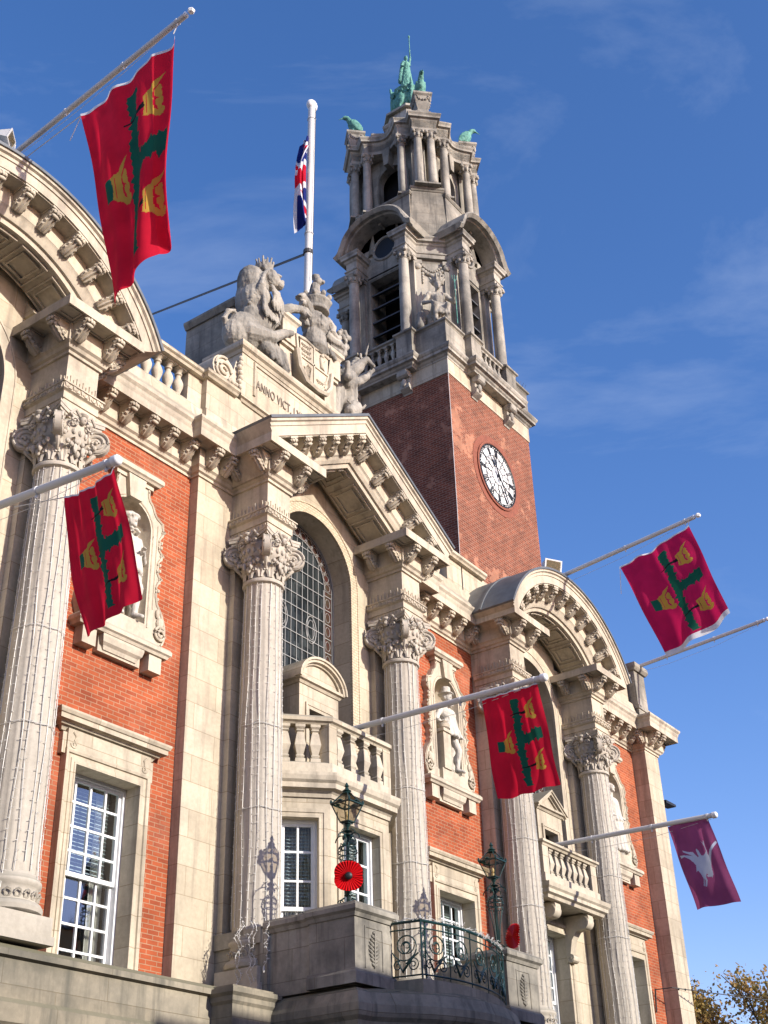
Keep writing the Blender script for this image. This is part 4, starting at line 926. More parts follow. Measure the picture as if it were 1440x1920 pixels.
for k in range(4):
    for s in (-1,1):
        t=MB(); tcol(t,s*CX_,-RY,25.36,28.68,.175); tob('column',t,GP,rot=k*PI/2,smooth=30)
        t=MB(); t.box(s*CX_-.17,s*CX_+.17,-HB-.12,-HB+.02,25.3,28.5); t.box(s*CX_-.2,s*CX_+.2,-HB-.16,-HB+.02,28.5,28.68); tob('pilaster',t,GP,rot=k*PI/2)
# entablature following the corner faces, breaking out over the columns
ENTP=[(-.3,28.66),(.02,28.66),(.02,28.8),(.05,28.82),(.05,28.86),(.0,28.88),(.0,29.16),(.04,29.2),(.06,29.26),(.13,29.28),(.13,29.36),(.17,29.42),(.17,29.46),(-.3,29.52)]
mb=MB()
for k in range(4):
    mb=MB(); q1=[(.74,-HB+.1),(.74,-RY-.14),(1.14,-RY-.14),(1.14,-HB)]; q2=[(HB,-1.14),(RY+.14,-1.14),(RY+.14,-.74),(HB-.1,-.74)]
    t=MB(); t.sweep(q1+q2,ENTP,XY)
    for s in (1,): t.box(.745,1.135,-RY-.135,-HB+.1,28.675,29.49); t.box(HB-.1,RY+.135,-1.135,-.745,28.675,29.49)
    tob('entablature',t,GP,rot=k*PI/2)
# round-headed hoods with flared ends, and round openings beneath
hp=[(-1.50,29.50),(-1.38,29.56),(-1.29,29.66),(-1.23,29.82)]+[(-1.20*math.cos(R(8+164*i/18)),29.74+.94*math.sin(R(8+164*i/18))) for i in range(19)]+[(1.23,29.82),(1.29,29.66),(1.38,29.56),(1.50,29.50)]
for k in range(4):
    t=MB(); t.sweep(hp,[(-.06,-2.62),(.0,-2.66),(.06,-2.6),(.10,-2.56),(.10,-2.44),(.14,-2.40),(.14,-1.2),(-.06,-1.2)],XZ); tob('hood',t,GP,rot=k*PI/2,smooth=25)
    t=MB(); t.prism([(x,z-.05) for x,z in hp[3:-3]]+[(.73,28.74),(-.73,28.74)],lambda p,y:(p[0],y,p[1]),-HB-.02,-HB+.4)
    t.tube([(.44*math.cos(a),-HB-.03,29.68+.44*math.sin(a)) for a in [2*PI*i/28 for i in range(28)]],.05,8,closed=True)
    t.tube([(.0,-HB-.30,30.5),(.0,-HB-.05,30.48)],.06,8)
    tob('tympanum',t,GP,rot=k*PI/2,smooth=30)
    t=MB(); t.lathe([(.42,-HB-.032),(.42,-HB+.05)],(0,0,29.68),28,axis='y'); tob('oculus_shade_disc',t,M['black'],rot=k*PI/2)  # flat black disc stands in for the shade of the round opening
# tapering upper dado
mb=MB(); mb.prism(octo(1.75,1.1),lambda q,z:(q[0],q[1],z),29.45,29.7)
for (h0,c0,h1,c1,z0,z1) in ((1.6,.95,1.42,.85,29.65,31.6),):
    mb.loft([[(x,y,z0) for x,y in octo(h0,c0)],[(x,y,z1) for x,y in octo(h1,c1)]])
dd=(1.5+.9)/math.sqrt(2)
for k in range(4):
    t=MB()
    t.loft([[(-.62,-dd-.30,29.6),(.62,-dd-.30,29.6),(.62,-.4,29.6),(-.62,-.4,29.6)],[(-.50,-dd-.34,31.66),(.50,-dd-.34,31.66),(.50,-.4,31.66),(-.50,-.4,31.66)]])
    t.sweep([(-.50,-.8),(-.50,-dd-.34),(.50,-dd-.34),(.50,-.8)],[(-.1,31.6),(.02,31.6),(.05,31.66),(.07,31.68),(.07,31.76),(-.1,31.8)],XY); t.box(-.5,.5,-dd-.34,-.8,31.66,31.79)
    # stepped flanking blocks
    for s in (-1,1): t.loft([[(s*.62,-dd-.16,29.6),(s*1.05,-dd-.06,29.6),(s*1.05,-.8,29.6),(s*.62,-.8,29.6)],[(s*.60,-dd-.12,30.6),(s*1.0,-dd+.05,30.6),(s*1.0,-.8,30.6),(s*.60,-.8,30.6)]]); t.loft([[(s*.56,-dd-.14,30.6),(s*1.06,-dd+.10,30.6),(s*1.06,-.8,30.6),(s*.56,-.8,30.6)],[(s*.56,-dd-.14,30.68),(s*1.06,-dd+.1,30.68),(s*1.06,-.8,30.68),(s*.56,-.8,30.68)]])
    mb.join(t.rotz(k*PI/2+PI/4))
for k in range(4):
    t=MB(); t.box(-1.02,1.02,-1.86,-1.3,29.9,31.52); t.sweep([(-1.02,-1.3),(-1.02,-1.86),(1.02,-1.86),(1.02,-1.3)],[(-.1,31.44),(.02,31.44),(.06,31.50),(.06,31.56),(-.1,31.6)],XY); t.box(-1.02,1.02,-1.86,-1.3,31.5,31.59)
    mb.join(t.rotz(k*PI/2))
tob('upper_dado',mb,G_)
# upper colonnade
UP=(31.78,34.28)
for k in range(4):
    rt=k*PI/2+PI/4
    for (x,y) in ((-.22,-2.06),(.22,-2.06),(-.72,-1.72),(.72,-1.72)):
        t=MB(); tcol(t,x,y,UP[0]-(.2 if abs(x)>.5 else 0),UP[1],.15); tob('upper_column',t,GP,rot=rt,smooth=30)
    t=MB(); 
    for x in (-.3,0,.3): t.box(x-.08,x+.08,-1.72,-1.55,31.7,34.28)
    tob('inner_pier',t,GP,rot=rt)
# upper core with arches
mb=MB()
for k in range(4):
    t=MB(); arch_wall(t,-.95,.95,31.5,34.5,0,.52,33.2,-1.30,-1.05,20); 
    t.sweep([(.52,31.6)]+[(.52*math.cos(PI*i/20),33.2+.52*math.sin(PI*i/20)) for i in range(21)]+[(-.52,31.6)],[(-.002,.05),(-.002,-.05),(.10,-.05),(.13,-.03),(.13,.05)],lambda p,w_:(p[0],-1.30+w_,p[1]))
    t.prism([(-.09,33.6),(.09,33.6),(.15,34.35),(-.15,34.35)],lambda p,y:(p[0],y,p[1]),-1.62,-1.25)
    t.box(-.70,-.56,-1.36,-1.2,31.5,33.2); t.box(.56,.70,-1.36,-1.2,31.5,33.2)
    mb.join(t.rotz(k*PI/2))
mb.prism(octo(1.3,.95),lambda q,z:(q[0],q[1],z),34.3,34.6)
for k in range(4):
    t=MB(); t.box(-.25,.25,-1.5,-1.25,31.5,34.4); mb.join(t.rotz(k*PI/2+PI/4))
tob('upper_wall',mb,G_)
mb=MB(); mb.box(-.8,.8,-.8,.8,31.5,34.3); tob('upper_shade_core',mb,M['dark'])  # near-black block gives the arches their inner shade by colour
# concave entablature: corner pavilions joined by hollow curves
def cornerpt(x,y,k):
    a=k*PI/2+PI/4; return (x*math.cos(a)-y*math.sin(a),x*math.sin(a)+y*math.cos(a))
def conc(front=2.2,hw=.42,sw=.86,sy=1.84,dep=.36):
    pts=[]
    for k in range(4):
        P=[(-sw,-sy),(-hw,-sy-.04),(-hw,-front),(hw,-front),(hw,-sy-.04),(sw,-sy)]
        pts+=[cornerpt(x,y,k) for x,y in P]
        a=Vector(cornerpt(sw,-sy,k)); b=Vector(cornerpt(-sw,-sy,k+1)); mid=(a+b)/2; n_=-mid.normalized()
        for i in range(1,10):
            t=i/10; p=a.lerp(b,t)+n_*dep*math.sin(PI*t); pts.append((p.x,p.y))
    return pts
cc=conc()
mb=MB(); mb.sweep(cc,[(-.35,34.26),(.0,34.26),(.02,34.36),(.0,34.38),(.0,34.66),(.03,34.70),(.05,34.76),(.12,34.78),(.12,34.86),(.16,34.93),(.16,34.97),(-.35,35.03)],XY,closed=True)
mb.prism(cc,lambda q,z:(q[0],q[1],z),34.3,34.99)
tob('upper_entablature',mb,GP,smooth=15)
# stepped attic and scrolled buttresses up to the drum
mb=MB(); c2=[(x*.80,y*.80) for x,y in cc]; mb.prism(c2,lambda q,z:(q[0],q[1],z),34.99,35.35); mb.sweep(c2,[(-.1,35.3),(.05,35.3),(.08,35.38),(.08,35.44),(-.1,35.48)],XY,closed=True)
mb.loft([[(x,y,35.4) for x,y in octo(1.15,.55)],[(x,y,36.3) for x,y in octo(.85,.42)],[(x,y,36.9) for x,y in octo(.72,.36)]])
mb.loft([[(x,y,36.9) for x,y in octo(.85,.42)],[(x,y,37.0) for x,y in octo(.85,.42)]])
for k in range(4):
    t=MB(); t.prism([(.5,35.4),(1.35,35.4),(1.42,35.6),(1.3,35.8),(1.1,35.86),(.95,36.2),(.8,36.5),(.5,36.6)],lambda p,y:(y,-p[0],p[1]),-.14,.14); t.tube([(-.2,-1.28,35.64),(.2,-1.28,35.64)],.17,12); mb.join(t.rotz(k*PI/2))
tob('attic_steps',mb,GP,smooth=20)
# raven pedestals with garlands
for k in range(4):
    t=MB(); y=-2.0
    t.box(-.26,.26,y-.26,y+.26,34.97,35.12); t.loft([[(-.20,y-.20,35.12),(.20,y-.2,35.12),(.2,y+.2,35.12),(-.2,y+.2,35.12)],[(-.17,y-.17,35.3),(.17,y-.17,35.3),(.17,y+.17,35.3),(-.17,y+.17,35.3)],[(-.25,y-.25,35.55),(.25,y-.25,35.55),(.25,y+.25,35.55),(-.25,y+.25,35.55)],[(-.27,y-.27,35.85),(.27,y-.27,35.85),(.27,y+.27,35.85),(-.27,y+.27,35.85)],[(-.33,y-.33,35.92),(.33,y-.33,35.92),(.33,y+.33,35.92),(-.33,y+.33,35.92)],[(-.33,y-.33,36.0),(.33,y-.33,36.0),(.33,y+.33,36.0),(-.33,y+.33,36.0)]])
    for q in range(4):
        g=MB()
        for j in range(7): a=PI*j/6; g.ell((.2*math.cos(a),-.27,35.82-.16*math.sin(a)),(.045,.045,.045),nu=7,nv=5)
        for s in (-1,1): g.ell((s*.25,-.25,35.72),(.05,.05,.14),nu=7,nv=5)
        g.rotz(q*PI/2); g.mv((0,y,0)); t.join(g)
    tob('bird_pedestal',t,GP,rot=k*PI/2+PI/4,smooth=25)
# bronze drum of shields
mb=MB(); mb.lathe([(.55,36.95),(.62,37.05),(.60,37.2),(.74,37.55),(.80,37.9),(.74,38.2),(.84,38.3),(.86,38.42),(.6,38.5),(.4,38.7),(.42,38.82)],(0,0,0),8,phase=PI/8)
for k in range(8):
    t=MB(); t.ell((0,-.78,37.75),(.22,.10,.36)); t.tube(spiral((-.15,-.82,38.15),.1,1.2,(1,0,0),(0,0,1),n=12),.03,5); t.tube(spiral((.15,-.82,38.15),.1,1.2,(-1,0,0),(0,0,1),n=12),.03,5); t.ell((0,-.84,37.35),(.09,.08,.12))
    if k%2==1: t.prism([(-.1,37.0),(.1,37.0),(.06,38.5),(-.06,38.5)],lambda p,y:(p[0],y,p[1]),-.95,-.6); t.ell((0,-.92,38.55),(.07,.07,.14))
    mb.join(t.rotz(k*PI/4))
mb.v=[(x*.70,y*.70,z) for x,y,z in mb.v]; mb.mv((TX,TY,0)); carve('bronze_drum',mb,M['copper'],tower,voxel=.025,disp=.022,dscale=.11,smooth_it=1)
# ---- clock
ck=grp('clock',tower); cyy=TY-H; ccx,ccz,cr_=27.12,21.08,.97
mb=MB(); mb.lathe([(1.26,0.01),(1.26,-.012),(1.0,-.012),(1.0,.01)],(ccx,cyy,ccz),56,axis='y'); mb.f=mb.f[:-2]; mb.mi=mb.mi[:-2]; mb.lathe([(1.06,.0),(1.06,-.05),(1.02,-.06),(.99,-.05),(.99,.0)],(ccx,cyy,ccz),56,axis='y'); mb.f=mb.f[:-2]; mb.mi=mb.mi[:-2]; obj('brick_ring',mb,plain('rubbed_brick',(.25,.075,.04,1),.85,0,.3,8),ck)
mb=MB(); mb.lathe([(.99,-.005),(.99,-.03)],(ccx,cyy,ccz),56,axis='y'); obj('dial',mb,M['opal'],ck)
mb=MB()
def rad(x,a,ri,ro,w_,y=-.05,skew=0): # radial stroke at clock angle a (clockwise from 12), offset x sideways
    u=Vector((math.sin(a),0,math.cos(a))); v=Vector((math.cos(a),0,-math.sin(a))); c=Vector((ccx,cyy+y,ccz)); P=[]
    for r_,sk in ((ri,-skew),(ro,skew)):
        for s in (-1,1):
            for yy in (0,.016): P.append(c+u*r_+v*(x+sk+s*w_/2)+Vector((0,yy,0)))
    mb.add(P,[(0,1,3,2),(4,6,7,5),(0,4,5,1),(2,3,7,6),(0,2,6,4),(1,5,7,3)])
NUM=['XII','I','II','III','IIII','V','VI','VII','VIII','IX','X','XI']
for h,s in enumerate(NUM):
    a=2*PI*h/12; wd={'I':.045,'V':.085,'X':.09}; tot=sum(wd[c] for c in s); x=-tot/2
    for c in s:
        xc=x+wd[c]/2
        if c=='I': rad(xc,a,.66,.86,.026)
        elif c=='V': rad(xc-.018,a,.66,.86,.03,-.05,-.018); rad(xc+.018,a,.66,.86,.014,-.049,.018)
        else: rad(xc,a,.66,.86,.032,-.05,-.03); rad(xc,a,.66,.86,.014,-.048,.03)
        x+=wd[c]
    rad(0,a,.30,.64,.014); rad(0,a+PI/12,.88,.96,.012)
    for s2 in (-1,1): 
        u0=Vector((math.sin(a),0,math.cos(a)))*.44; a1=a+s2*PI/12; u1=Vector((math.sin(a1),0,math.cos(a1)))*.62; c0=Vector((ccx,cyy-.038,ccz)); mb.tube([c0+u0,c0+u1],.007,4)
def ring(r_,w_,n=60): mb.tube([(ccx+r_*math.cos(2*PI*i/n),cyy-.04,ccz+r_*math.sin(2*PI*i/n)) for i in range(n)],w_,5,closed=True)
ring(.965,.022); ring(.885,.008); ring(.64,.010); ring(.30,.008)
for i in range(60): rad(0,2*PI*i/60,.885,.955,.014)
obj('numerals',mb,M['black'],ck)
for nm,a,ln,w_,y in (('hour_hand',R(360*11.42/12),.56,.05,-.085),('minute_hand',R(360*25/60),.86,.035,-.105)):
    mb=MB(); rad(0,a,-.18,ln,w_,y); u=Vector((math.sin(a),0,math.cos(a))); c=Vector((ccx,cyy+y+.008,ccz))
    if nm=='hour_hand':
        mb.ell(c+u*.42,(.085,.01,.085)); mb.lathe([(.05,-.02),(.05,.02)],tuple(c),14,axis='y')
    else: mb.ell(c-u*.12,(.05,.008,.05))
    obj(nm,mb,M['black'],ck)
mb=MB(); mb.tube([(24.84,2.06,14.5),(24.80,1.98,19),(24.79,1.97,23.4),(24.7,1.9,23.9)],.008,5); obj('lightning_conductor',mb,M['pole'],tower)
# ================= SCULPTURE =================
ST=M['statue']
def V(*a): return Vector(a)
# group on the attic: plane y about .05-.7
lion=thing('lion_statue','crowned stone lion with a heavy mane rearing left of the carved shield','statue',(14.8,.35,16.86))
m_=MB()
m_.ell((14.86,.28,18.05),(.42,.30,.62),Matrix.Rotation(R(28),3,'Y')); m_.ell((14.55,.34,17.5),(.50,.30,.42),Matrix.Rotation(R(-20),3,'Y'))  # chest, belly
m_.ell((14.30,.38,17.32),(.30,.26,.36)); m_.ell((15.08,.16,18.15),(.24,.2,.36),Matrix.Rotation(R(20),3,'Y'))
m_.ell((14.66,.30,18.72),(.34,.32,.48),Matrix.Rotation(R(-12),3,'Y')); m_.ell((14.72,.22,18.35),(.38,.28,.40)); m_.ell((14.58,.36,18.40),(.22,.28,.5))
m_.ell((14.92,.06,18.92),(.20,.22,.22)); m_.ell((15.05,-.04,18.84),(.12,.13,.10)); m_.ell((15.00,-.03,18.60),(.09,.09,.04)); m_.ell((15.06,-.13,18.88),(.05,.04,.035))
m_.ell((14.86,-.06,19.05),(.09,.06,.05)); m_.ell((15.02,.0,19.06),(.07,.06,.045)); m_.ell((14.74,.12,19.12),(.06,.07,.08))
for j in range(9):   # long locks of the mane flowing down over neck and chest
    m_.tube([V(14.80-.035*j,.0+.012*j,19.12-.045*j),V(14.62-.030*j,-.04+.03*j,18.86-.07*j),V(14.52-.012*j,-.05+.03*j,18.50-.05*j),V(14.60+.03*j,-.07+.02*j,18.20-.02*j),V(14.62+.055*j,-.06+.01*j,17.92+.02*j),V(14.72+.05*j,-.05,17.80+.03*(j%3))],[.035,.05,.055,.05,.04,.015],7)
for j in range(5): m_.tube([V(14.80+.05*j,-.08,18.66-.02*j),V(14.86+.055*j,-.12,18.42-.02*j),V(14.80+.07*j,-.12,18.22),V(14.90+.07*j,-.10,18.04+.03*(j%2))],[.04,.05,.04,.012],7)
m_.ell((14.70,.02,19.12),(.055,.05,.07)); m_.ell((15.10,-.10,18.93),(.05,.05,.05)); m_.cap((14.93,-.14,18.98),(14.98,-.16,18.97),.035,.03,7)
m_.cap((15.10,.1,18.22),(15.5,.0,18.56),.16,.11); m_.cap((15.5,.0,18.56),(15.80,-.02,18.72),.11,.09); m_.cap((15.80,-.02,18.72),(15.90,-.06,18.60),.09,.07); 
for q in (-.05,0,.05): m_.cap((15.88,-.07+q,18.62),(15.92,-.12+q,18.54),.035,.025,6)
m_.cap((15.12,.45,18.1),(15.5,.4,18.15),.14,.1); m_.cap((15.5,.4,18.15),(15.56,.35,18.4),.1,.08)
m_.cap((14.50,.22,17.4),(14.98,.05,17.50),.26,.15); m_.cap((14.98,.05,17.50),(15.34,.02,17.82),.14,.10); m_.cap((15.34,.02,17.82),(15.48,-.04,17.88),.09,.07)
m_.cap((14.34,.45,17.2),(14.5,.45,16.92),.22,.12); m_.cap((14.5,.45,16.92),(14.8,.3,16.92),.12,.09)
tail=[(14.32,.5,17.30),(14.10,.45,17.36),(13.98,.4,17.52),(14.02,.35,17.70),(14.16,.3,17.76),(14.22,.3,17.64),(14.14,.28,17.58)]
m_.tube([V(*p) for p in tail],[.07,.07,.07,.06,.055,.05,.04],8); m_.tube([(14.16,.3,17.70),(14.45,.22,17.70),(14.72,.15,17.92),(14.78,.1,18.15),(14.66,.08,18.28),(14.58,.08,18.18)],[.05,.05,.055,.05,.05,.06],8)
for k in range(7):   # mantling falling below
    x=14.88+.085*k; m_.cap((x,.08,17.45-.02*k),(x+.10+.03*math.sin(k*3),.02,16.98+.05*(k%3)),.07,.05,7)
m_.cap((14.9,.12,17.2),(15.45,.1,16.95),.16,.10)
for k in range(12):  # crown
    a=2*PI*k/12; c=V(14.80,.12,19.24); m_.cap(c+V(.15*math.cos(a),.15*math.sin(a),-.06),c+V(.18*math.cos(a),.18*math.sin(a),.10+.04*(k%2)),.03,.025,6)
m_.lathe([(.16,19.12),(.17,19.16),(.17,19.24),(.12,19.30),(.05,19.38)],(14.80,.12,0),14); m_.ell((14.8,.12,19.40),(.05,.05,.06))
carve('body',m_,ST,lion,voxel=.014,disp=.006,dscale=.07,smooth_it=1,ridged=True)
crest=thing('carved_coat_of_arms','stone shield between two square posts topped by a helmet and tall crown','coat of arms',(16.3,.2,16.86))
mb=MB()
for x in (15.50,16.95):
    mb.box(x-.19,x+.19,.12,.5,16.7,17.70); mb.box(x-.22,x+.22,.02,.5,17.70,18.22); mb.box(x-.19,x+.19,.06,.5,17.62,17.70)
    mb.sweep([(x-.22,.5),(x-.22,.02),(x+.22,.02),(x+.22,.5)],[(-.1,18.18),(.0,18.18),(.03,18.24),(.07,18.27),(.07,18.36),(.04,18.40),(-.1,18.42)],XY); mb.box(x-.22,x+.22,.02,.5,18.2,18.41)
mb.box(15.69,16.76,.24,.6,16.7,18.3)
obj('post',mb,SP,crest)
sh=[(15.66,18.02),(15.72,17.5),(15.80,17.22),(16.0,16.98),(16.22,16.90),(16.45,16.98),(16.66,17.22),(16.76,17.5),(16.80,18.02),(16.5,18.08),(16.22,18.04),(15.95,18.08)]
mb=MB(); mb.prism(sh,lambda p,y:(p[0],y,p[1]),-.02,.3); s2=[(16.22+(x-16.22)*.86,17.5+(z-17.5)*.88) for x,z in sh]; mb.tube([(x,-.03,z) for x,z in s2],.025,6,closed=True)
mb.box(16.2,16.24,-.045,.0,17.0,17.98); mb.box(15.78,16.68,-.045,.0,17.50,17.54)
for (x,z) in ((15.96,17.86),(15.96,17.73),(15.96,17.60),(16.45,17.22)):   # lions passant
    mb.cap((x-.11,-.03,z),(x+.08,-.03,z+.01),.035,.03,7); mb.ell((x+.12,-.04,z+.035),(.04,.03,.04)); 
    for dx in (-.1,-.04,.04,.1): mb.cap((x+dx,-.03,z),(x+dx+.02,-.03,z-.055),.014,.012,5)
mb.cap((16.47,-.03,17.62),(16.45,-.03,17.82),.05,.045); mb.ell((16.47,-.05,17.90),(.05,.04,.05)); mb.cap((16.47,-.03,17.75),(16.58,-.03,17.86),.025,.02); mb.cap((16.45,-.03,17.65),(16.55,-.03,17.58),.03,.02)
mb.tube([(15.98,-.04,17.40),(15.88,-.04,17.28),(15.94,-.04,17.12),(16.06,-.04,17.08),(16.10,-.04,17.36),(15.98,-.04,17.42)],.022,6)
for k in range(4): mb.tube([(15.93+.04*k,-.04,17.14),(15.95+.035*k,-.04,17.37)],.007,4)
# ribbon round the shield
mb.tube([(15.70,-.04,17.62),(15.74,-.06,17.2),(15.92,-.08,16.94),(16.25,-.10,16.88),(16.55,-.08,16.96),(16.72,-.06,17.2),(16.78,-.04,17.6)],.06,6)
obj('shield',mb,SP,crest,smooth=35)
m_=MB()
m_.ell((16.42,.12,18.78),(.30,.28,.34)); m_.ell((16.44,-.04,18.72),(.20,.16,.26)); m_.cap((16.42,.12,18.5),(16.42,.14,18.25),.24,.34)
for k in range(5): m_.cap((16.32+.06*k,-.17,18.86),(16.33+.055*k,-.16,18.60),.018,.016,5)
m_.lathe([(.26,19.08),(.30,19.10),(.30,19.16),(.27,19.18),(.30,19.28),(.34,19.36),(.30,19.44),(.12,19.5)],(16.45,.12,0),18)
for k in range(10):
    a=2*PI*k/10; m_.ell((16.45+.32*math.cos(a),.12+.32*math.sin(a),19.46),(.06,.06,.075),nu=8,nv=6)
m_.cap((16.40,.12,19.5),(16.42,.1,19.82),.15,.11); m_.ell((16.44,.04,19.94),(.10,.11,.11)); m_.ell((16.50,-.04,19.92),(.05,.07,.05)); m_.lathe([(.08,20.0),(.1,20.1),(.03,20.12)],(16.42,.08,0),10); m_.cap((16.52,.05,19.66),(16.64,.0,19.60),.05,.04)
def curl(pts,r0=.13,r1=.07): m_.tube([V(*p) for p in pts],[r0+(r1-r0)*i/(len(pts)-1) for i in range(len(pts))],8)
curl([(16.25,.1,18.95),(16.08,.08,19.12),(15.92,.05,19.18),(15.82,.05,19.08),(15.88,.03,18.98),(15.98,.03,19.03)]); curl([(16.2,.1,18.8),(16.02,.05,18.85),(15.95,.03,18.6),(16.02,.0,18.42)],.12,.08)
curl([(16.6,.1,18.95),(16.78,.05,19.05),(16.92,.03,18.95),(16.86,0,18.80),(17.02,0,18.72),(17.16,.02,18.85)]); curl([(16.75,.1,18.7),(16.95,.05,18.62),(17.12,.03,18.66),(17.28,.05,18.62),(17.42,.05,18.78),(17.45,.05,19.0),(17.34,.05,19.18)],.13,.07)
curl([(16.9,.15,18.5),(17.2,.1,18.48),(17.4,.08,18.6)],.12,.1)
for k in range(6): m_.ell((17.12+.07*k,.0,18.95+.09*math.sin(k*1.7)),(.06,.06,.07))
for k in range(5): m_.cap((16.35+.12*k,.02,18.42-.02*k),(16.42+.13*k,-.02,18.12+.04*(k%2)),.08,.05,7)
carve('helmet_and_mantling',m_,ST,crest,voxel=.015,disp=.007,dscale=.07,smooth_it=1,ridged=True)
uni=thing('unicorn_statue','stone unicorn with a chained body rearing right of the carved shield','statue',(17.9,.35,16.86))
m_=MB()
m_.cap((17.72,.3,18.15),(17.80,.32,17.6),.30,.24); m_.cap((17.80,.32,17.6),(18.05,.35,17.15),.25,.26); m_.ell((17.65,.22,18.05),(.26,.24,.30))
m_.cap((17.76,.28,18.30),(17.98,.12,18.62),.20,.13); m_.cap((17.98,.12,18.66),(18.10,.0,18.82),.12,.085); m_.cap((18.10,.0,18.82),(18.22,-.10,18.68),.08,.05)
m_.cap((18.08,.0,18.95),(18.20,-.02,19.38),.03,.01,6); m_.ell((18.00,.08,18.92),(.04,.03,.08))
for k in range(5): m_.ell((17.78+.05*k,.30-.03*k,18.42+.1*k),(.08,.07,.09))
m_.cap((17.60,.1,18.15),(17.40,.0,17.95),.14,.10); m_.cap((17.40,.0,17.95),(17.34,-.05,18.25),.09,.065); m_.cap((17.85,.1,18.1),(18.1,.0,18.35),.11,.08); m_.cap((18.1,0,18.35),(18.28,.0,18.62),.07,.055); m_.ell((18.30,.0,18.66),(.07,.06,.06))
m_.cap((17.80,.15,17.4),(17.55,.05,17.15),.20,.14); m_.cap((17.55,.05,17.15),(17.62,.0,16.9),.12,.08); m_.cap((18.1,.2,17.15),(18.35,.1,16.95),.22,.16)
m_.ell((17.55,.1,18.0),(.1,.1,.2)); m_.cap((17.5,.35,17.8),(17.35,.4,17.0),.2,.2); m_.box(17.2,18.3,.1,.6,16.65,16.95)
carve('body',m_,ST,uni,voxel=.016,disp=.010,dscale=.12,smooth_it=2,ridged=True)
mb=MB()
for k in range(14): t=k/13; mb.ell((17.50+.62*t,.08-.05*math.sin(PI*t),17.42+.22*t-.18*math.sin(PI*t)),(.03,.025,.03),nu=7,nv=5)
obj('chain',mb,ST,uni,smooth=True)

def figure(b,o,sc_=1.0,hat=None,robe=False,armL=None,armR=None,legs=((-.12,0),(.14,-.10)),beard=False,skirt=True):
    """stone figure facing -Y, feet at o; writes overlapping volumes to b"""
    O=Vector(o); P=lambda x,y,z:O+Vector((x,y,z))*sc_; s=sc_
    hipz=.98; shz=1.46
    for sgn,(fx,fy) in zip((-1,1),legs):
        hip=P(sgn*.10,.0,hipz); kn=P(sgn*.10+fx*.35,fy-.06,.52); an=P(fx,fy,.10)
        b.cap(hip,kn,.115*s,.075*s); b.cap(kn,an,.078*s,.05*s); b.cap(an,P(fx+sgn*.03,fy-.15,.045),.052*s,.04*s); b.ell(P(fx+sgn*.01,fy+.01,.33),(.068*s,.075*s,.13*s))
    b.cap(P(0,.01,.98),P(0,.0,1.22),.17*s,.155*s); b.cap(P(-.09,0,1.32),P(.09,0,1.32),.16*s,.16*s); b.cap(P(-.18,0,1.42),P(.18,0,1.42),.085*s,.085*s)
    b.cap(P(0,-.01,1.45),P(0,-.03,1.58),.065*s,.06*s)
    b.ell(P(0,-.04,1.70),(.085*s,.105*s,.125*s)); b.ell(P(0,-.145,1.685),(.018*s,.025*s,.03*s)); b.ell(P(-.088,-.03,1.69),(.015*s,.02*s,.03*s)); b.ell(P(.088,-.03,1.69),(.015*s,.02*s,.03*s)); b.ell(P(0,-.11,1.615),(.045*s,.04*s,.035*s)); b.ell(P(0,-.125,1.745),(.06*s,.02*s,.015*s))
    b.ell(P(0,.0,1.74),(.10*s,.11*s,.11*s))
    if beard: b.cap(P(0,-.11,1.62),P(0,-.13,1.50),.055*s,.03*s)
    if skirt:
        for k in range(14):
            a=2*PI*k/14; b.cap(P(.13*math.cos(a),.11*math.sin(a),1.12),P(.22*math.cos(a),.19*math.sin(a)-.02,.82),.06*s,.055*s,7)
    if robe:
        for k in range(18):
            a=2*PI*k/18; b.cap(P(.16*math.cos(a),.13*math.sin(a),1.25),P(.27*math.cos(a),.21*math.sin(a)-.02,.06),.07*s,.065*s,7)
        b.cap(P(0,0,1.1),P(0,0,.1),.2*s,.24*s)
    if hat=='tall': b.lathe([(.17*s,0),(.18*s,.02*s),(.105*s,.035*s),(.10*s,.16*s),(.085*s,.18*s)],tuple(P(0,-.02,1.77)),16)
    if hat=='cap': b.ell(P(0,-.02,1.79),(.155*s,.15*s,.055*s)); b.ell(P(0,0,1.82),(.11*s,.11*s,.08*s)); b.ell(P(-.12,-.04,1.78),(.06*s,.1*s,.06*s))
    if hat=='helm': b.ell(P(0,0,1.80),(.13*s,.15*s,.10*s)); b.cap(P(0,-.1,1.86),P(0,.16,1.80),.04*s,.05*s)
    if hat=='hair':
        b.ell(P(0,.05,1.66),(.13*s,.1*s,.15*s))
    for sgn,arm in ((-1,armL),(1,armR)):
        e,h=arm or ((sgn*.33,.02,1.12),(sgn*.28,-.14,.92)); shd=P(sgn*.21,0,1.41)
        b.cap(shd,P(*e),.078*s,.058*s); b.cap(P(*e),P(*h),.058*s,.04*s); H_=P(*h); b.ell(H_,(.045*s,.04*s,.05*s))
        d=(H_-P(*e)).normalized()
        for q in range(4): b.cap(H_+Vector((.022*(q-1.5)*s,-.01*s,0)),H_+Vector((.026*(q-1.5)*s,-.02*s,0))+d*.07*s+Vector((0,-.03*s,0)),.014*s,.011*s,5)
        b.cap(H_+Vector((-sgn*.03*s,-.01,0)),H_+Vector((-sgn*.055*s,-.03*s,0))+d*.03*s,.015*s,.012*s,5)
SETTLE[0]=True
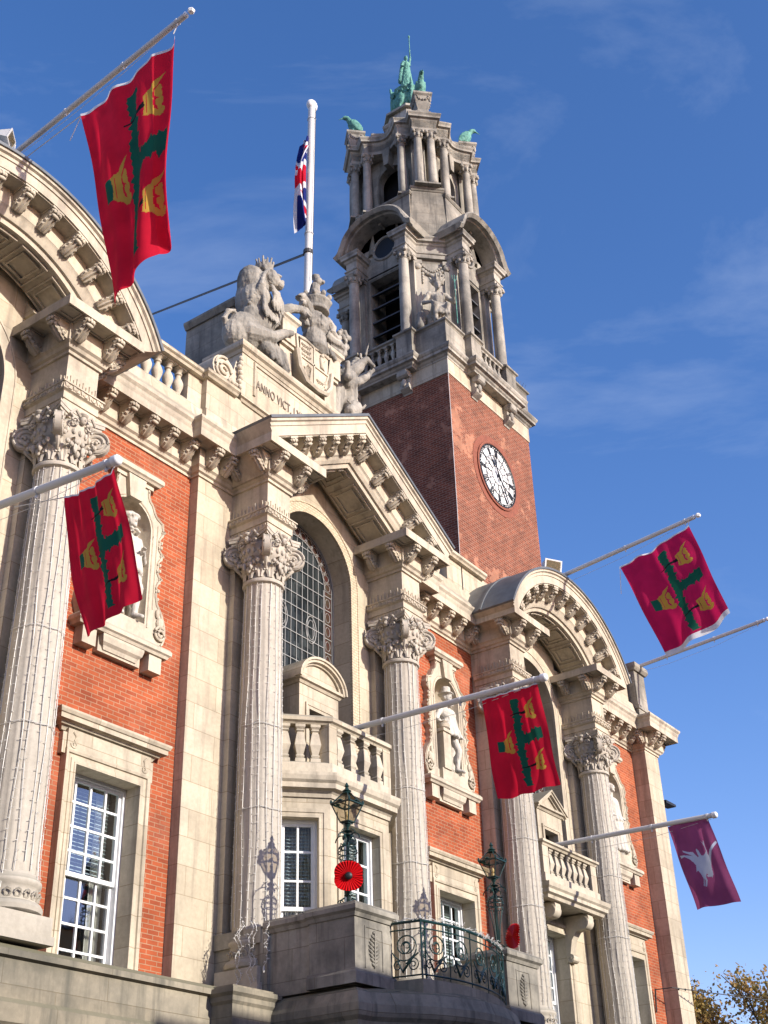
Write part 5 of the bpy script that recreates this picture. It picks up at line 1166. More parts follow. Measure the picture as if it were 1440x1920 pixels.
for i,(x0,x1,c) in enumerate(BAYS):
    lab=['stone statue wearing a flat cap in the niche nearest the camera','stone statue in a tall brimmed hat in the middle niche','stone statue in long robes in the farthest niche by the end pier'][i]
    s=thing('niche_statue',lab,'statue',(c,.12,9.9),'statues standing in the wall niches')
    mb=MB(); mb.box(c-.40,c+.40,-.02,.3,9.90,10.14); obj('plinth',mb,SP,s)
    m_=MB()
    if i==0: figure(m_,(c+.05,.14,10.14),1.0,'cap',False,((-.34,.0,1.12),(-.22,-.20,1.05)),((.33,-.02,1.12),(.12,-.22,1.16))); 
    elif i==1: figure(m_,(c+.05,.12,10.14),.985,'tall',False,((-.38,.0,1.14),(-.26,-.12,.96)),((.36,.0,1.12),(.34,-.12,.88)),beard=True)
    else: figure(m_,(c+.0,.14,10.14),1.0,'hair',True)
    if i<2:
        for k in range(9): a=2*PI*k/9; m_.ell((c+.05+.13*math.cos(a),.10+.10*math.sin(a),10.14+1.53),(.045,.04,.03),nu=7,nv=5)
        for k in range(5): m_.cap((c-.02+.05*k,.02,11.45),(c-.04+.06*k,-.06,11.0),.02,.02,6)
        m_.cap((c+.35,.2,11.4),(c+.42,.3,10.4),.07,.12)   # cloak behind
        m_.cap((c-.25,.25,11.4),(c-.30,.32,10.5),.07,.12)
    carve('figure',m_,M['statue_pale'],s,voxel=.014,disp=.006,dscale=.08,smooth_it=1,ridged=True)
    if i==1:
        mb=MB(); mb.box(c-.36,c-.10,-.05,.16,10.14,10.92); mb.box(c-.39,c-.07,-.08,.18,10.92,10.99); mb.lathe([(.07,10.99),(.12,11.03),(.13,11.10),(.07,11.14),(.09,11.17)],(c-.23,.02,0),16); obj('side_pedestal',mb,SP,s,smooth=30)
SETTLE[0]=False
# seated statues on the tower corners (only those in view)
labs={0:'dark weathered stone figure with a staff seated on the near belfry corner'}
def seated(k,label):
    a=k*PI/2-PI/4  # outward direction -y rotated
    s=thing('seated_statue',label,'statue',(TX-1.9,TY-1.9,25.38)); m_=MB(); s_=1.0
    P=lambda x,y,z:(x*1.22,-2.60+y*1.22,25.40+z*1.22)
    m_.box(P(-.28,.1,0)[0],P(.28,.1,0)[0],P(0,.0,0)[1],P(0,.5,0)[1],25.38,P(0,0,.5)[2])
    for sg in (-1,1): m_.cap(P(sg*.11,.12,.58),P(sg*.16,-.28,.60),.14,.10); m_.cap(P(sg*.16,-.28,.60),P(sg*.13,-.22,.10),.10,.065); m_.cap(P(sg*.13,-.22,.06),P(sg*.15,-.38,.05),.065,.05)
    m_.cap(P(0,.12,.60),P(0,.06,1.0),.22,.22); m_.cap(P(-.2,.06,1.16),P(.2,.06,1.16),.12,.12); m_.cap(P(0,.04,1.2),P(0,.0,1.34),.09,.08); m_.ell(P(0,-.02,1.46),(.12,.14,.16)); m_.cap(P(0,-.1,1.40),P(0,-.1,1.28),.07,.05)
    for q in range(10):
        b_=2*PI*q/10; m_.cap(P(.12*math.cos(b_),.12*math.sin(b_),1.52),P(.19*math.cos(b_),.19*math.sin(b_),1.66),.05,.04,6)
    m_.cap(P(-.24,.06,1.12),P(-.36,.0,.85),.10,.075); m_.cap(P(-.36,.0,.85),P(-.24,-.24,.70),.075,.055); m_.ell(P(-.22,-.27,.69),(.06,.06,.05))
    m_.cap(P(.24,.06,1.12),P(.40,-.02,.92),.10,.075); m_.cap(P(.40,-.02,.92),P(.38,-.22,1.10),.07,.05); m_.ell(P(.38,-.24,1.12),(.06,.06,.06))
    for q in range(5): m_.cap(P(-.12+.07*q,-.12,.74),P(-.14+.08*q,-.30,.32+.03*(q%2)),.075,.05,7)
    m_.cap(P(-.42,.1,.5),P(-.48,.0,.1),.16,.14)
    m_.rotz(-PI/4); m_.mv((TX,TY,0)); carve('figure',m_,M['stone_greyp'],s,voxel=.028,disp=.012,dscale=.12,smooth_it=1,ridged=True)
    mb=MB(); mb.tube([P(.38,-.27,.05),P(.38,-.27,1.45)],.014,6)
    for q in (-.05,0,.05): mb.tube([P(.38,-.27,1.38),P(.38+q,-.27,1.45),P(.38+q*1.3,-.27,1.58)],.010,5)
    mb.rotz(-PI/4); mb.mv((TX,TY,0)); obj('trident',mb,M['copper'],s)
seated(0,labs[0])
# bronze ravens
def raven(k,label,head=1):
    r_=thing('bronze_raven',label,'bird statue',(0,0,0),'bronze ravens on the belfry corners'); ang=k*PI/2-PI/4
    px,py=TX+2.0*math.sin(ang),TY-2.0*math.cos(ang); r_.location=(px,py,36.0); WO[r_.name]=Vector((px,py,36.0))
    m_=MB(); m_.ell((0,0,.46),(.17,.36,.19),Matrix.Rotation(R(-58),3,'X')); m_.cap((0,-.14,.72),(0,-.26,.90),.13,.09); m_.ell((0,-.32,.92),(.085,.11,.085)); m_.cap((0,-.40,.90),(0,-.58,.78),.04,.012,7)
    m_.cap((0,.12,.32),(0,.42,-.02),.11,.05); m_.ell((-.15,.06,.46),(.04,.34,.15),Matrix.Rotation(R(-56),3,'X')); m_.ell((.15,.06,.46),(.04,.34,.15),Matrix.Rotation(R(-56),3,'X'))
    for s in (-1,1): m_.cap((s*.08,-.06,.3),(s*.09,-.10,.03),.045,.03,7); m_.cap((s*.09,-.10,.02),(s*.10,-.22,.02),.028,.018,6)
    m_.box(-.2,.2,-.25,.2,-.02,.03)
    m_.rotz(ang+ (PI/2 if head<0 else 0)); m_.mv((px,py,36.0)); carve('body',m_,M['copper'],r_,voxel=.02,disp=.010,dscale=.08,smooth_it=1)
raven(0,'verdigris raven seen head-on above the near corner of the belfry'); raven(1,'verdigris raven on the right corner pedestal of the belfry'); raven(3,'verdigris raven on the left corner pedestal of the belfry')
# bronze woman with spear on the summit
w_=thing('bronze_figure','green bronze robed figure raising a spear on the tower summit','statue',(TX,TY,38.8)); m_=MB()
O=(0,0,0); P=lambda x,y,z:(x,y,z)
for k in range(16):
    a=2*PI*k/16; m_.cap((.12*math.cos(a),.11*math.sin(a),1.0),(.28*math.cos(a)*(1+.12*(k%2)),.24*math.sin(a),.02),.07,.075,7)
m_.cap((0,0,.3),(0,0,1.0),.22,.16); m_.cap((0,0,1.0),(0,0,1.28),.15,.17); m_.cap((-.17,0,1.34),(.17,0,1.34),.09,.09); m_.cap((0,0,1.38),(0,0,1.52),.06,.055); m_.ell((0,-.02,1.62),(.09,.10,.12)); m_.ell((0,.04,1.66),(.11,.1,.11))
m_.cap((.18,0,1.36),(.24,-.02,1.72),.075,.055); m_.cap((.24,-.02,1.72),(.22,-.04,2.08),.055,.04); m_.ell((.22,-.04,2.12),(.05,.05,.06))
m_.cap((-.18,0,1.34),(-.32,-.02,1.10),.075,.06); m_.cap((-.32,-.02,1.10),(-.24,-.18,.98),.055,.04); m_.cap((-.2,.1,1.3),(-.34,.12,.35),.10,.14)
m_.cap((.2,.1,1.3),(.26,.08,.5),.07,.10)
m_.v=[(x*.70,y*.70,z) for x,y,z in m_.v]; m_.rotz(-PI/4+.3); m_.mv((TX,TY,38.82)); carve('body',m_,M['copper'],w_,voxel=.018,disp=.012,dscale=.08,smooth_it=1,ridged=True)
mb=MB(); mb.tube([(.155,-.035,1.75),(.155,-.035,2.85)],.02,6); mb.ell((.155,-.035,2.88),(.04,.04,.07)); mb.rotz(-PI/4+.3); mb.mv((TX,TY,38.82)); obj('spear',mb,M['copper'],w_)

# ================= POLES AND FLAGS =================
def pole(name,label,pts,r,tip='ball',cat='flagpole',group='white poles angled out from the town hall'):
    t=thing(name,label,cat,pts[0],group); mb=MB(); mb.tube(pts,r,14); obj('shaft',mb,M['pole'],t,smooth=50)
    mb=MB(); e=Vector(pts[-1]); d=(e-Vector(pts[-2])).normalized()
    if tip=='ball': mb.ell(e+d*.01,(r*1.75,r*1.3,r*1.75),nu=16,nv=10)
    elif tip=='cap': mb.tube([e-d*.04,e+d*.02],r*1.3,16); mb.ell(e+d*.02,(r*1.3,r*1.0,r*1.3),nu=14)
    else: mb.tube([e,e+d*.06],r*.5,8); mb.ell(e+d*.13,(r*1.35,r*1.35,r*1.1),nu=6,nv=4); mb.ell(e+d*.03,(r*1.1,r*.8,r*1.1))
    obj('halyard',(lambda q:(q.tube([Vector(pts[-1])-Vector((0,-.08,r*1.4)),Vector(pts[-1]).lerp(Vector(pts[-2]),.35)-Vector((0,0,r*4.2)),Vector(pts[-1]).lerp(Vector(pts[-2]),.7)-Vector((0,0,r*4.6)),Vector(pts[-2])-Vector((0,0,r*3))],.004,4),q)[1])(MB()),M['wire'],t)
    fx=MB()
    for f_ in (.04,.35,.7): c_=Vector(pts[-1]).lerp(Vector(pts[-2]),f_); d_=(Vector(pts[-1])-Vector(pts[-2])).normalized(); fx.tube([c_-d_*.02,c_+d_*.02],r*1.15,12); fx.box(c_.x-.012,c_.x+.012,c_.y-.012,c_.y+.012,c_.z-r*2,c_.z-r*.5)
    obj('clamp',fx,M['pole'],t)
    obj('finial',mb,M['white'],t,smooth=40 if tip!='knob' else False); return t
pole('flagpole','pole on the left round pediment holding the largest red flag high up',[(8.05,.6,16.05),(8.05,-.9,16.24),(8.05,-4.26,16.67)],.042,'knob')
pole('flagpole','thick lower pole at the left edge holding the flag before the column',[(8.05,.1,9.84),(8.05,-3.72,9.51)],.05,'cap')
pole('flagpole','pole over the canted balcony holding the flag before the second niche',[(16.3,-.1,9.52),(16.3,-4.5,9.42)],.05,'cap')
pole('flagpole','pole on the right round pediment holding a red flag with white hem',[(24.1,.3,15.38),(24.1,-4.55,15.88)],.05,'knob')
pole('flagpole','bare pole without any flag rising from the end block of the parapet',[(30.3,.2,15.62),(30.3,-3.75,15.92)],.05,'knob')
pole('flagpole','pole over the bracketed balcony holding the maroon flag',[(24.1,.0,9.33),(24.1,-3.92,9.23)],.05,'cap')
t=pole('tall_flagpole','tall upright white flagpole behind the coat of arms',[(17.12,1.0,14.3),(17.43,1.0,26.95)],.095,'ball','flagpole',None)
mb=MB(); mb.tube([(17.29,1.0,21.88),(17.29,1.0,21.98)],.115,14); obj('collar',mb,M['dwire'],t); mb=MB(); mb.tube([(17.43,.88,26.8),(17.25,.85,21)],.008,4); obj('halyard',mb,M['dwire'],t)
t=thing('brace_bar','thin dark bar bracing the tall flagpole back to the roof','brace',(17.3,1,21.9)); mb=MB(); mb.tube([(17.3,1.0,21.93),(19.84,9,25.82-.0)],.03,6); mb2=MB(); obj('rod',mb,M['dwire'],t); mb=MB(); mb.tube([(19.84,9,25.9),(19.84,9.2,14.3)],.06,8); obj('mast',mb,M['dwire'],t)
def inpoly(x,y,P):
    c=False; j=len(P)-1
    for i in range(len(P)):
        if (P[i][1]>y)!=(P[j][1]>y) and x<(P[j][0]-P[i][0])*(y-P[i][1])/(P[j][1]-P[i][1])+P[i][0]: c=not c
        j=i
    return c
BAND=[(-1,-.52),(-.6,-.66),(-.1,-.72),(.15,-.95),(1.15,-1.25),(.45,-.70),(.12,-.52),(.05,-.2),(.10,0),(.05,.2),(.12,.50),(.40,.62),(.95,.95),(.25,.95),(-.1,.72),(-.6,.66),(-1,.52),(-.84,0)]
LEAVES=[(.42,-.30,.24),(.66,-.16,.20),(.62,-.48,.20),(.46,.22,.20),(.74,.20,.22),(.60,.46,.20),(.62,.80,.20),(.88,.72,.17)]
def crown(x,y):
    if inpoly(x,y,BAND): return abs(x+.62)>.05 or abs(y)>.5
    return any((x-a)**2+(y-b)**2<r*r for a,b,r in LEAVES)
def arms(u,v):
    # ragged cross with three gold crowns and black nails
    for (cu,cv,su,sv) in ((.775,.24,.092,.095),(.775,.745,.092,.095),(.335,.515,.095,.10)):
        if crown((u-cu)/su,(v-cv)/sv): return 2
    for (a,b,cv) in ((.44,.70,.245),(.46,.72,.755)):
        if a<u<b and abs(v-cv+.05*(u-a))<.004+.012*((u-a)/(b-a))**2: return 3
    w0=.535+.02*math.sin(v*7); n1=math.sin(v*57+2*math.sin(v*19)); n2=math.sin(v*49+1.3+2*math.sin(v*23)); nn=.006*math.sin(v*170)
    if .09<v<.93 and w0-.048-.024*max(0,n2)-nn<u<w0+.048+.026*max(0,n1)+nn: return 1
    n3=math.sin(u*70+math.sin(u*31)); ra=.020*max(0,n3)+.004*math.sin(u*210)
    if .5<u<.90 and .455-ra<v+.10*(u-.54)<.54+ra+.02*(u>.80): return 1
    if .15<u<.27 and .465<v+.04*(u-.2)<.57: return 1
    return 0
def plainred(u,v): return 0
HZ=[(205,497),(260,490),(315,488),(290,480),(240,465),(230,450),(275,458),(320,455),(345,480),(368,500),(372,490),(350,440),(355,425),(372,440),(395,480),(412,480),(432,455),(440,440),(425,400),(405,370),(388,352),(412,372),(420,345),(432,395),(450,440),(455,465),(468,480),(485,430),(510,385),(535,350),(548,365),(525,400),(505,440),(495,500),(490,570),(500,610),(508,640),(495,672),(490,660),(450,665),(440,650),(455,640),(435,635),(432,665),(445,690),(440,745),(425,745),(425,690),(412,675),(420,745),(410,740),(408,680),(385,640),(360,610),(350,628),(348,600),(345,570),(325,545),(290,520),(250,505),(220,520)]
def pegasus(u,v): return 1 if inpoly(80+395*u+262*v,238-88*u+708*v,HZ) else 0
def jack(u,v):
    x,y=u*2-1,v-.5
    if abs(x)<.12 or abs(y)<.10: return 1
    if abs(x)<.20 or abs(y)<.165: return 2
    d=abs(abs(x)*.5-abs(y)); return 1 if d<.035 else (2 if d<.09 else 0)
def flag(label,x,TL,TR,BL,BR,mats,fn,amp=.08,freq=3.2,seed=1,nu=150,nv=230,hem=None,hemb=0,bot=0.0,group='town flags with green ragged cross and gold crowns',fold=0.0,cat='flag',topsag=0.0,side=0.0):
    t=thing('flag',label,cat,(x,TL[0],TL[1]),group); vs=[]; rnd=random.Random(seed); ph=[rnd.uniform(0,6) for _ in range(6)]
    for j in range(nv+1):
        v=j/nv
        for i in range(nu+1):
            u=i/nu; a=(TL[0]+(TR[0]-TL[0])*u,TL[1]+(TR[1]-TL[1])*u-topsag*math.sin(PI*u)); b=(BL[0]+(BR[0]-BL[0])*u,BL[1]+(BR[1]-BL[1])*u-bot*math.sin(PI*u))
            y=a[0]+(b[0]-a[0])*v-side*math.sin(PI*v)*(u-.5); z=a[1]+(b[1]-a[1])*v
            w1=math.sin(freq*2*PI*(u+.16*v)+ph[0]+.8*math.sin(3*v+ph[1])); w2=math.sin(freq*1.9*2*PI*(u-.1*v)+ph[2]); w3=math.sin(2*PI*(u*.9+v*1.3)+ph[3])
            e=.35+.65*v; dx=amp*(w1*e*.8+w2*.3*(1-.5*v)+w3*.8*v)+amp*.25*math.sin(17*u+9*v+ph[4])*(1-v)
            if fold: dx+=fold*math.sin(PI*min(1,max(0,(u-.78)/.22)))*2; y+= -0
            vs.append((x+dx,y,z))
    fs=[];mi=[]
    for j in range(nv):
        for i in range(nu):
            k=j*(nu+1)+i; fs.append((k,k+1,k+nu+2,k+nu+1)); u,v=(i+.5)/nu,(j+.5)/nv
            c=fn(u,v)
            if hem is not None and v<.012: c=hem
            if hemb and v>1-hemb: c=hem
            mi.append(c)
    mb=MB(); mb.v=vs; mb.f=fs; mb.mi=mi; o=obj('cloth',mb,mats,t,smooth=180); return t
AM=[M['red'],M['green'],M['yellow'],M['nail'],M['hem']]
def cord(t,a,b):
    mb=MB(); mb.tube([a,b],.008,4); obj('cord',mb,M['wire'],t)
f=flag('largest red flag, hanging in a long drooping point at upper left',8.05,(-2.28,16.05),(-4.07,16.45),(-3.36,11.92),(-4.26,12.70),AM,arms,.07,2.3,2,hem=4,bot=.12,fold=.05,topsag=.10,side=-.10)
cord(f,(8.05,-2.28,16.05),(8.05,-.8,15.92)); cord(f,(8.05,-4.07,16.45),(8.05,-4.15,16.62)); cord(f,(8.05,-2.28,16.05),(8.03,-2.12,15.62))
f=flag('sheer red flag hanging before the left column and the first niche',8.05,(-2.91,9.34),(-3.70,9.42),(-3.48,7.42),(-4.29,7.60),AM,arms,.030,3.2,5,hem=4,bot=.03,topsag=.06,side=.10); cord(f,(8.05,-2.9,9.34),(8.05,-2.0,9.55)); cord(f,(8.05,-3.7,9.42),(8.05,-3.7,9.5))
f=flag('red flag hanging square in front of the brick bay beside the fourth column',16.3,(-3.36,9.36),(-4.38,9.36),(-3.53,7.70),(-4.59,7.70),AM,arms,.045,2.6,9,hem=4,bot=.03); cord(f,(16.3,-3.3,9.36),(16.3,-3.3,9.45))
f=flag('crimson flag with a white bottom hem against the sky at right',24.1,(-2.66,15.28),(-4.42,15.74),(-3.45,12.80),(-4.99,13.38),[M['crimson']]+AM[1:],arms,.09,2.0,12,hem=4,hemb=.05,bot=.10,topsag=.05); cord(f,(24.1,-2.66,15.28),(24.1,-2.60,14.6)); cord(f,(24.1,-4.42,15.74),(24.1,-4.48,15.86))
f=flag('maroon flag with a pale winged horse and rider at far right',24.1,(-2.89,9.20),(-3.77,9.21),(-3.25,7.49),(-4.15,7.50),[M['maroon'],M['pale']],pegasus,.05,1.6,4,group=None)
# folded national flag hanging on the tall pole
t=thing('national_flag','limp blue, white and red national flag folded beside the tall white flagpole','flag',(17.2,1,25.6)); vs=[];fs=[];mi=[];nu,nv=60,70
for j in range(nv+1):
    v=j/nv; zt=25.75-2.9*v; wd=.10+.52*math.sin(PI*min(1,v*1.15))**.8 if v<.9 else .34
    wd=.08+.50*math.sin(PI*min(1,.06+v*.86))
    for i in range(nu+1):
        u=i/nu; x=17.33-.075*v-.10-wd*.68*u; y=1.0+.13*math.sin(u*11+3*v)*(.3+u); z=zt-.55*u*(1-.25*v)-.10*math.sin(u*9+v*4); vs.append((x+.04*math.sin(u*23+v*6),y,z))
for j in range(nv):
    for i in range(nu):
        k=j*(nu+1)+i; fs.append((k,k+1,k+nu+2,k+nu+1)); mi.append(jack((i+.5)/nu*.42,(j+.5)/nv))
mb=MB(); mb.v=vs; mb.f=fs; mb.mi=mi; obj('cloth',mb,[M['blue'],M['red'],M['white_c']],t,smooth=180)
# ================= BALCONY LAMPS, POPPIES, RAILING =================
IR=M['iron']
def lamp(x,y,label):
    t=thing('balcony_lamp',label,'lamp',(x,y,5.92)); z=5.92
    def obj(n_,b_,m_,p_,smooth=False): b_.v=[(q[0],q[1],5.92+(q[2]-5.92)*.9) for q in b_.v]; return globals()['obj'](n_,b_,m_,p_,smooth=smooth)
    b=MB(); b.lathe([(.10,z),(.11,z+.03),(.05,z+.06),(.03,z+.10),(.022,z+.2),(.02,z+1.28),(.035,z+1.30),(.045,z+1.33),(.02,z+1.36)],(x,y,0),12)
    for k in range(4):
        a=k*PI/2+PI/4; u=V(math.cos(a),math.sin(a),0); c=V(x,y,0)
        b.tube([c+u*.10+V(0,0,z+.04),c+u*.11+V(0,0,z+.14),c+u*.05+V(0,0,z+.18)],.012,5); b.tube(spiral(c+u*.10+V(0,0,z+.10),.05,1.3,tuple(u),(0,0,1),n=12),.009,4)
    obj('stand',b,IR,t,smooth=40)
    b=MB()
    for k in range(8):
        a=k*PI/4; u=V(math.cos(a),math.sin(a),0); c=V(x,y,0)
        b.tube([c+u*.035+V(0,0,z+.20),c+u*.06+V(0,0,z+.5),c+u*.115+V(0,0,z+.78),c+u*.135+V(0,0,z+.92),c+u*.09+V(0,0,z+1.02),c+u*.04+V(0,0,z+1.0)],.008,5)
    for r_,zz in ((.125,z+.80),(.138,z+.88),(.12,z+.96),(.05,z+.22)):
        b.tube([(x+r_*math.cos(2*PI*k/20),y+r_*math.sin(2*PI*k/20),zz) for k in range(20)],.009,5,closed=True)
    for k in range(4):
        a=k*PI/2; u=V(math.cos(a),math.sin(a),0); c=V(x,y,0)+u*.12+V(0,0,z+1.08)
        b.tube([c+(u*math.cos(q)+V(0,0,1)*math.sin(q))*.095 for q in [2*PI*j/16 for j in range(14)]],.009,5); b.ell(c-u*.05+V(0,0,.05),(.02,.02,.035),nu=6,nv=4)
        b.tube([c+u*.02+V(0,0,.10),c+V(0,0,.14),c-u*.06+V(0,0,.18)],.008,4)
    for r_,zz in ((.06,z+1.14),(.075,z+1.20)): b.lathe([(r_*.6,zz),(r_,zz+.02),(r_*.6,zz+.04)],(x,y,0),12)
    obj('scroll_basket',b,IR,t,smooth=40)
    zb,zt=z+1.37,z+1.66; rb,rt=.095,.215
    C4=lambda r_,zz:[(x-r_,y-r_,zz),(x+r_,y-r_,zz),(x+r_,y+r_,zz),(x-r_,y+r_,zz)]
    b=MB(); b.loft([C4(rb*.75,zb),C4(rt*.75,zt)],cap=False); b.loft([C4(rt*.75,zt+.01),C4(.05,zt+.17)],cap=False); obj('glass',b,M['lampglass'],t)
    b=MB(); lo,hi=C4(rb*.76,zb),C4(rt*.76,zt); tp=C4(.05,zt+.17)
    for k in range(4): b.tube([lo[k],hi[k]],.010,5); b.tube([hi[k],tp[k]],.010,5); b.tube([lo[k],lo[(k+1)%4]],.013,5); b.tube([hi[k],hi[(k+1)%4]],.017,5); b.ell((hi[k][0],hi[k][1],zt+.03),(.02,.02,.04),nu=6,nv=5); m2=(Vector(hi[k])+Vector(hi[(k+1)%4]))/2; b.ell((m2.x,m2.y,zt+.03),(.04,.04,.02),nu=6,nv=5)
    b.lathe([(.085,zb-.03),(.085,zb)],(x,y,0),4,phase=PI/4); b.lathe([(.06,zt+.165),(.08,zt+.175),(.05,zt+.20),(.07,zt+.22),(.035,zt+.25),(.02,zt+.28),(.035,zt+.30),(.01,zt+.36)],(x,y,0),12)
    obj('lantern_frame',b,IR,t,smooth=30)
    b=MB(); b.ell((x,y,zb+.13),(.025,.025,.05)); b.lathe([(.03,zb),(.03,zb+.07)],(x,y,0),10); mm=plain('lamp_bulb_glass',(.75,.6,.3,1),.3,0,.05,3,bmp=0); obj('bulb',b,mm,t,smooth=True)
    return t
lamp(14.30,-2.17,'green iron lantern lamp on the nearer pedestal of the stone balcony')
lamp(18.28,-2.17,'green iron lantern lamp on the farther balcony pedestal, by the fourth column')
def poppy(c,nrm,label,r=.19):
    t=thing('poppy',label,'poppy',c,'large red remembrance poppies fixed to the lamps'); q=Vector(nrm).to_track_quat('Z','Y').to_matrix().to_4x4()
    mat=Matrix.Translation(Vector(c))@q
    def petal(sy,off):
        b=MB(); n=34
        vs=[(0,0,off)]; fs=[]
        for i in range(n+1):
            a=PI*i/n*1.24-.12*PI; rr=r*(1.02+.06*math.sin(3*a)); w=.016*(1 if i%2 else -1)
            vs.append((rr*math.cos(a)*1.02,sy*(rr*.98*math.sin(a)+r*.12),off+w+.035*math.sin(a)))
        fs=[(0,i+1,i+2) for i in range(n)]; b.add(vs,fs); vs2=[(p[0],p[1],p[2]-.008) for p in vs]; b.add(vs2,[(f[2],f[1],f[0]) for f in fs]); b.xf(mat); obj('petal',b,M['poppy'],t)
    petal(1,.012); petal(-1,.0)
    b=MB(); b.ell((0,0,.035),(.055,.055,.03),nu=18,nv=10); b.xf(mat); obj('centre',b,M['black'],t,smooth=True)
poppy((14.17,-2.28,6.34),(-.75,-.62,-.12),'red pleated poppy facing the camera on the nearer lamp')
poppy((18.46,-2.34,6.22),(.90,-.42,0),'red pleated poppy seen edge-on beside the farther lamp',.18)
rl=thing('balcony_railing','dark green scrolled wrought iron railing bowed between the two stone pedestals','railing',(16.3,-2.9,4.98))
def along(path,n):
    P=[Vector(p) for p in path]; L_=[0]
    for a,b in zip(P,P[1:]): L_.append(L_[-1]+(b-a).length)
    out=[]
    for i in range(n+1):
        s=L_[-1]*i/n
        for k in range(len(P)-1):
            if s<=L_[k+1]+1e-9: t_=(s-L_[k])/(L_[k+1]-L_[k]); out.append((P[k].lerp(P[k+1],t_),(P[k+1]-P[k]).normalized())); break
    return out
for z,r in ((5.74,.020),(5.64,.010),(5.03,.012)):
    b=MB(); pth=[(p[0],p[1],z) for p in RAILP]; b.tube(pth,r,6); obj('rail',b,IR,rl,smooth=40)
sec=[RAILP[:2],RAILP[1:-1],RAILP[-2:]]
posts=[(14.84,-3.0),(17.45,-2.72)]
for p in posts:
    for dx in (0,.09): b=MB(); b.tube([(p[0]+(dx if p[0]<16 else -dx),p[1],4.98),(p[0]+(dx if p[0]<16 else -dx),p[1],5.76)],.013,6); obj('upright',b,IR,rl)
for s_,n in ((sec[0],1),(sec[1],5)):
    a_=along(s_,n*4)
    for k in range(n):
        (p0,d0),(p1,d1)=a_[4*k],a_[4*k+4]; pc,dc=a_[4*k+2]; d=(p1-p0); w_=d.length/2; d.normalize(); D=(d.x,d.y,0)
        for p in (p0,p1) : b=MB(); b.tube([(p.x,p.y,4.98),(p.x,p.y,5.76)],.010,5); obj('upright',b,IR,rl)
        b=MB(); c1=V(pc.x,pc.y,5.42); c2=V(pc.x,pc.y,5.17)
        b.tube(spiral(c1,min(w_*.86,.21),1.9,D,(0,0,1),n=34,shrink=.12,a0=R(200)),.010,5)
        b.tube(spiral(c1+Vector(D)*.02,min(w_*.5,.12),1.4,D,(0,0,1),n=22,shrink=.15,a0=R(20),sgn=-1),.008,5)
        b.tube(spiral(c2+Vector(D)*w_*.45,.09,1.6,D,(0,0,1),n=20,a0=R(90),sgn=-1),.009,5); b.tube(spiral(c2-Vector(D)*w_*.5,.07,1.4,D,(0,0,1),n=18,a0=R(60)),.009,5)
        b.tube([c2-Vector(D)*w_*.5+V(0,0,.07),c2-Vector(D)*.05+V(0,0,-.08),c2+Vector(D)*w_*.45+V(0,0,.09)],[.010,.024,.010],6)
        b.tube([c2+V(0,0,.02),c1+Vector(D)*w_*.8-V(0,0,.1)],.012,5)
        obj('scroll_panel',b,IR,rl,smooth=40)
# narrow dense side scroll uprights near the corners
for p in posts:
    s=1 if p[0]<16 else -1; b=MB()
    for k in range(4): b.tube(spiral((p[0]+s*.045,p[1]-.01,5.12+.15*k),.035,1.5,(1,0,0),(0,0,1),n=12),.008,4)
    obj('scroll_strip',b,IR,rl)
sl_=thing('star_garland','string of small white star lights twisted along the balcony rail','garland',(16.3,-3.0,5.76)); b=MB(); rnd=random.Random(8)
for p,d in along(RAILP,46):
    c=V(p.x+rnd.uniform(-.03,.03),p.y+rnd.uniform(-.03,.03),5.76+rnd.uniform(-.04,.05)); r_=rnd.uniform(.02,.045)
    for q in range(3):
        u=V(rnd.uniform(-1,1),rnd.uniform(-1,1),rnd.uniform(-1,1)).normalized()*r_; b.tube([c-u,c+u],.004,4)
b.tube([(p.x,p.y,5.775+.015*math.sin(i*1.7)) for i,(p,d) in enumerate(along(RAILP,60))],.006,4)
obj('wire_and_stars',b,M['wire'],sl_)
# ---- fairy lights on the columns
names=['dangling fairy light strings on the leftmost column','fairy light strings on the column left of the great window','fairy light strings on the column right of the great window','fairy light strings on the fourth column from the left','fairy light strings on the rightmost column']
def fairy(cx,lab,seed):
    SETTLE[0]=True
    t=thing('string_lights',lab,'fairy lights',(cx,-.5,5.5),'fairy lights strung down the columns'); rnd=random.Random(seed); n=18
    for k in range(n):
        a=2*PI*(k+rnd.uniform(-.15,.15))/n; b=MB(); pts=[]; zend=rnd.uniform(5.35,5.9) if math.sin(a)<.3 else 5.9; m_=26; wob=rnd.uniform(0,6)
        for i in range(m_+1):
            z=11.42+(zend-11.42)*i/m_; tt=(z-5.82)/5.62; r_=.345-.045*max(tt,0)**1.8+.012+(.05*(5.9-z)/.5 if z<5.9 else 0); aa=a+.05*math.sin(z*1.3+wob)+.02*math.sin(z*4+wob)
            pts.append(V(cx+r_*math.cos(aa),-.5+r_*math.sin(aa),z))
        b.tube(pts,.0055,4)
        z=11.38
        while z>zend+.05:
            i=(11.42-z)/(11.42-zend)*m_; i0=min(int(i),m_-1); p=pts[i0].lerp(pts[i0+1],i-i0); u=V(math.cos(a),math.sin(a),0); v=V(-u.y,u.x,0)*rnd.choice((-1,1))
            q=p+v*.03+u*.012+V(0,0,rnd.uniform(-.012,.012)); b.tube([p,q],[.004,.0055],4); z-=.125
        obj('light_string',b,M['wire'],t)
    for z in (8.95,7.62):
        b=MB(); tt=(z-5.82)/5.62; r_=.345-.045*tt**1.8+.014; b.tube([(cx+r_*math.cos(2*PI*i/30),-.5+r_*math.sin(2*PI*i/30),z+.012*math.sin(i*1.1)) for i in range(30)],.006,4,closed=True); obj('ring_wire',b,M['wire'],t)
for i,(cx,nm) in enumerate(zip(COLX,names)): fairy(cx,nm,i)
SETTLE[0]=False
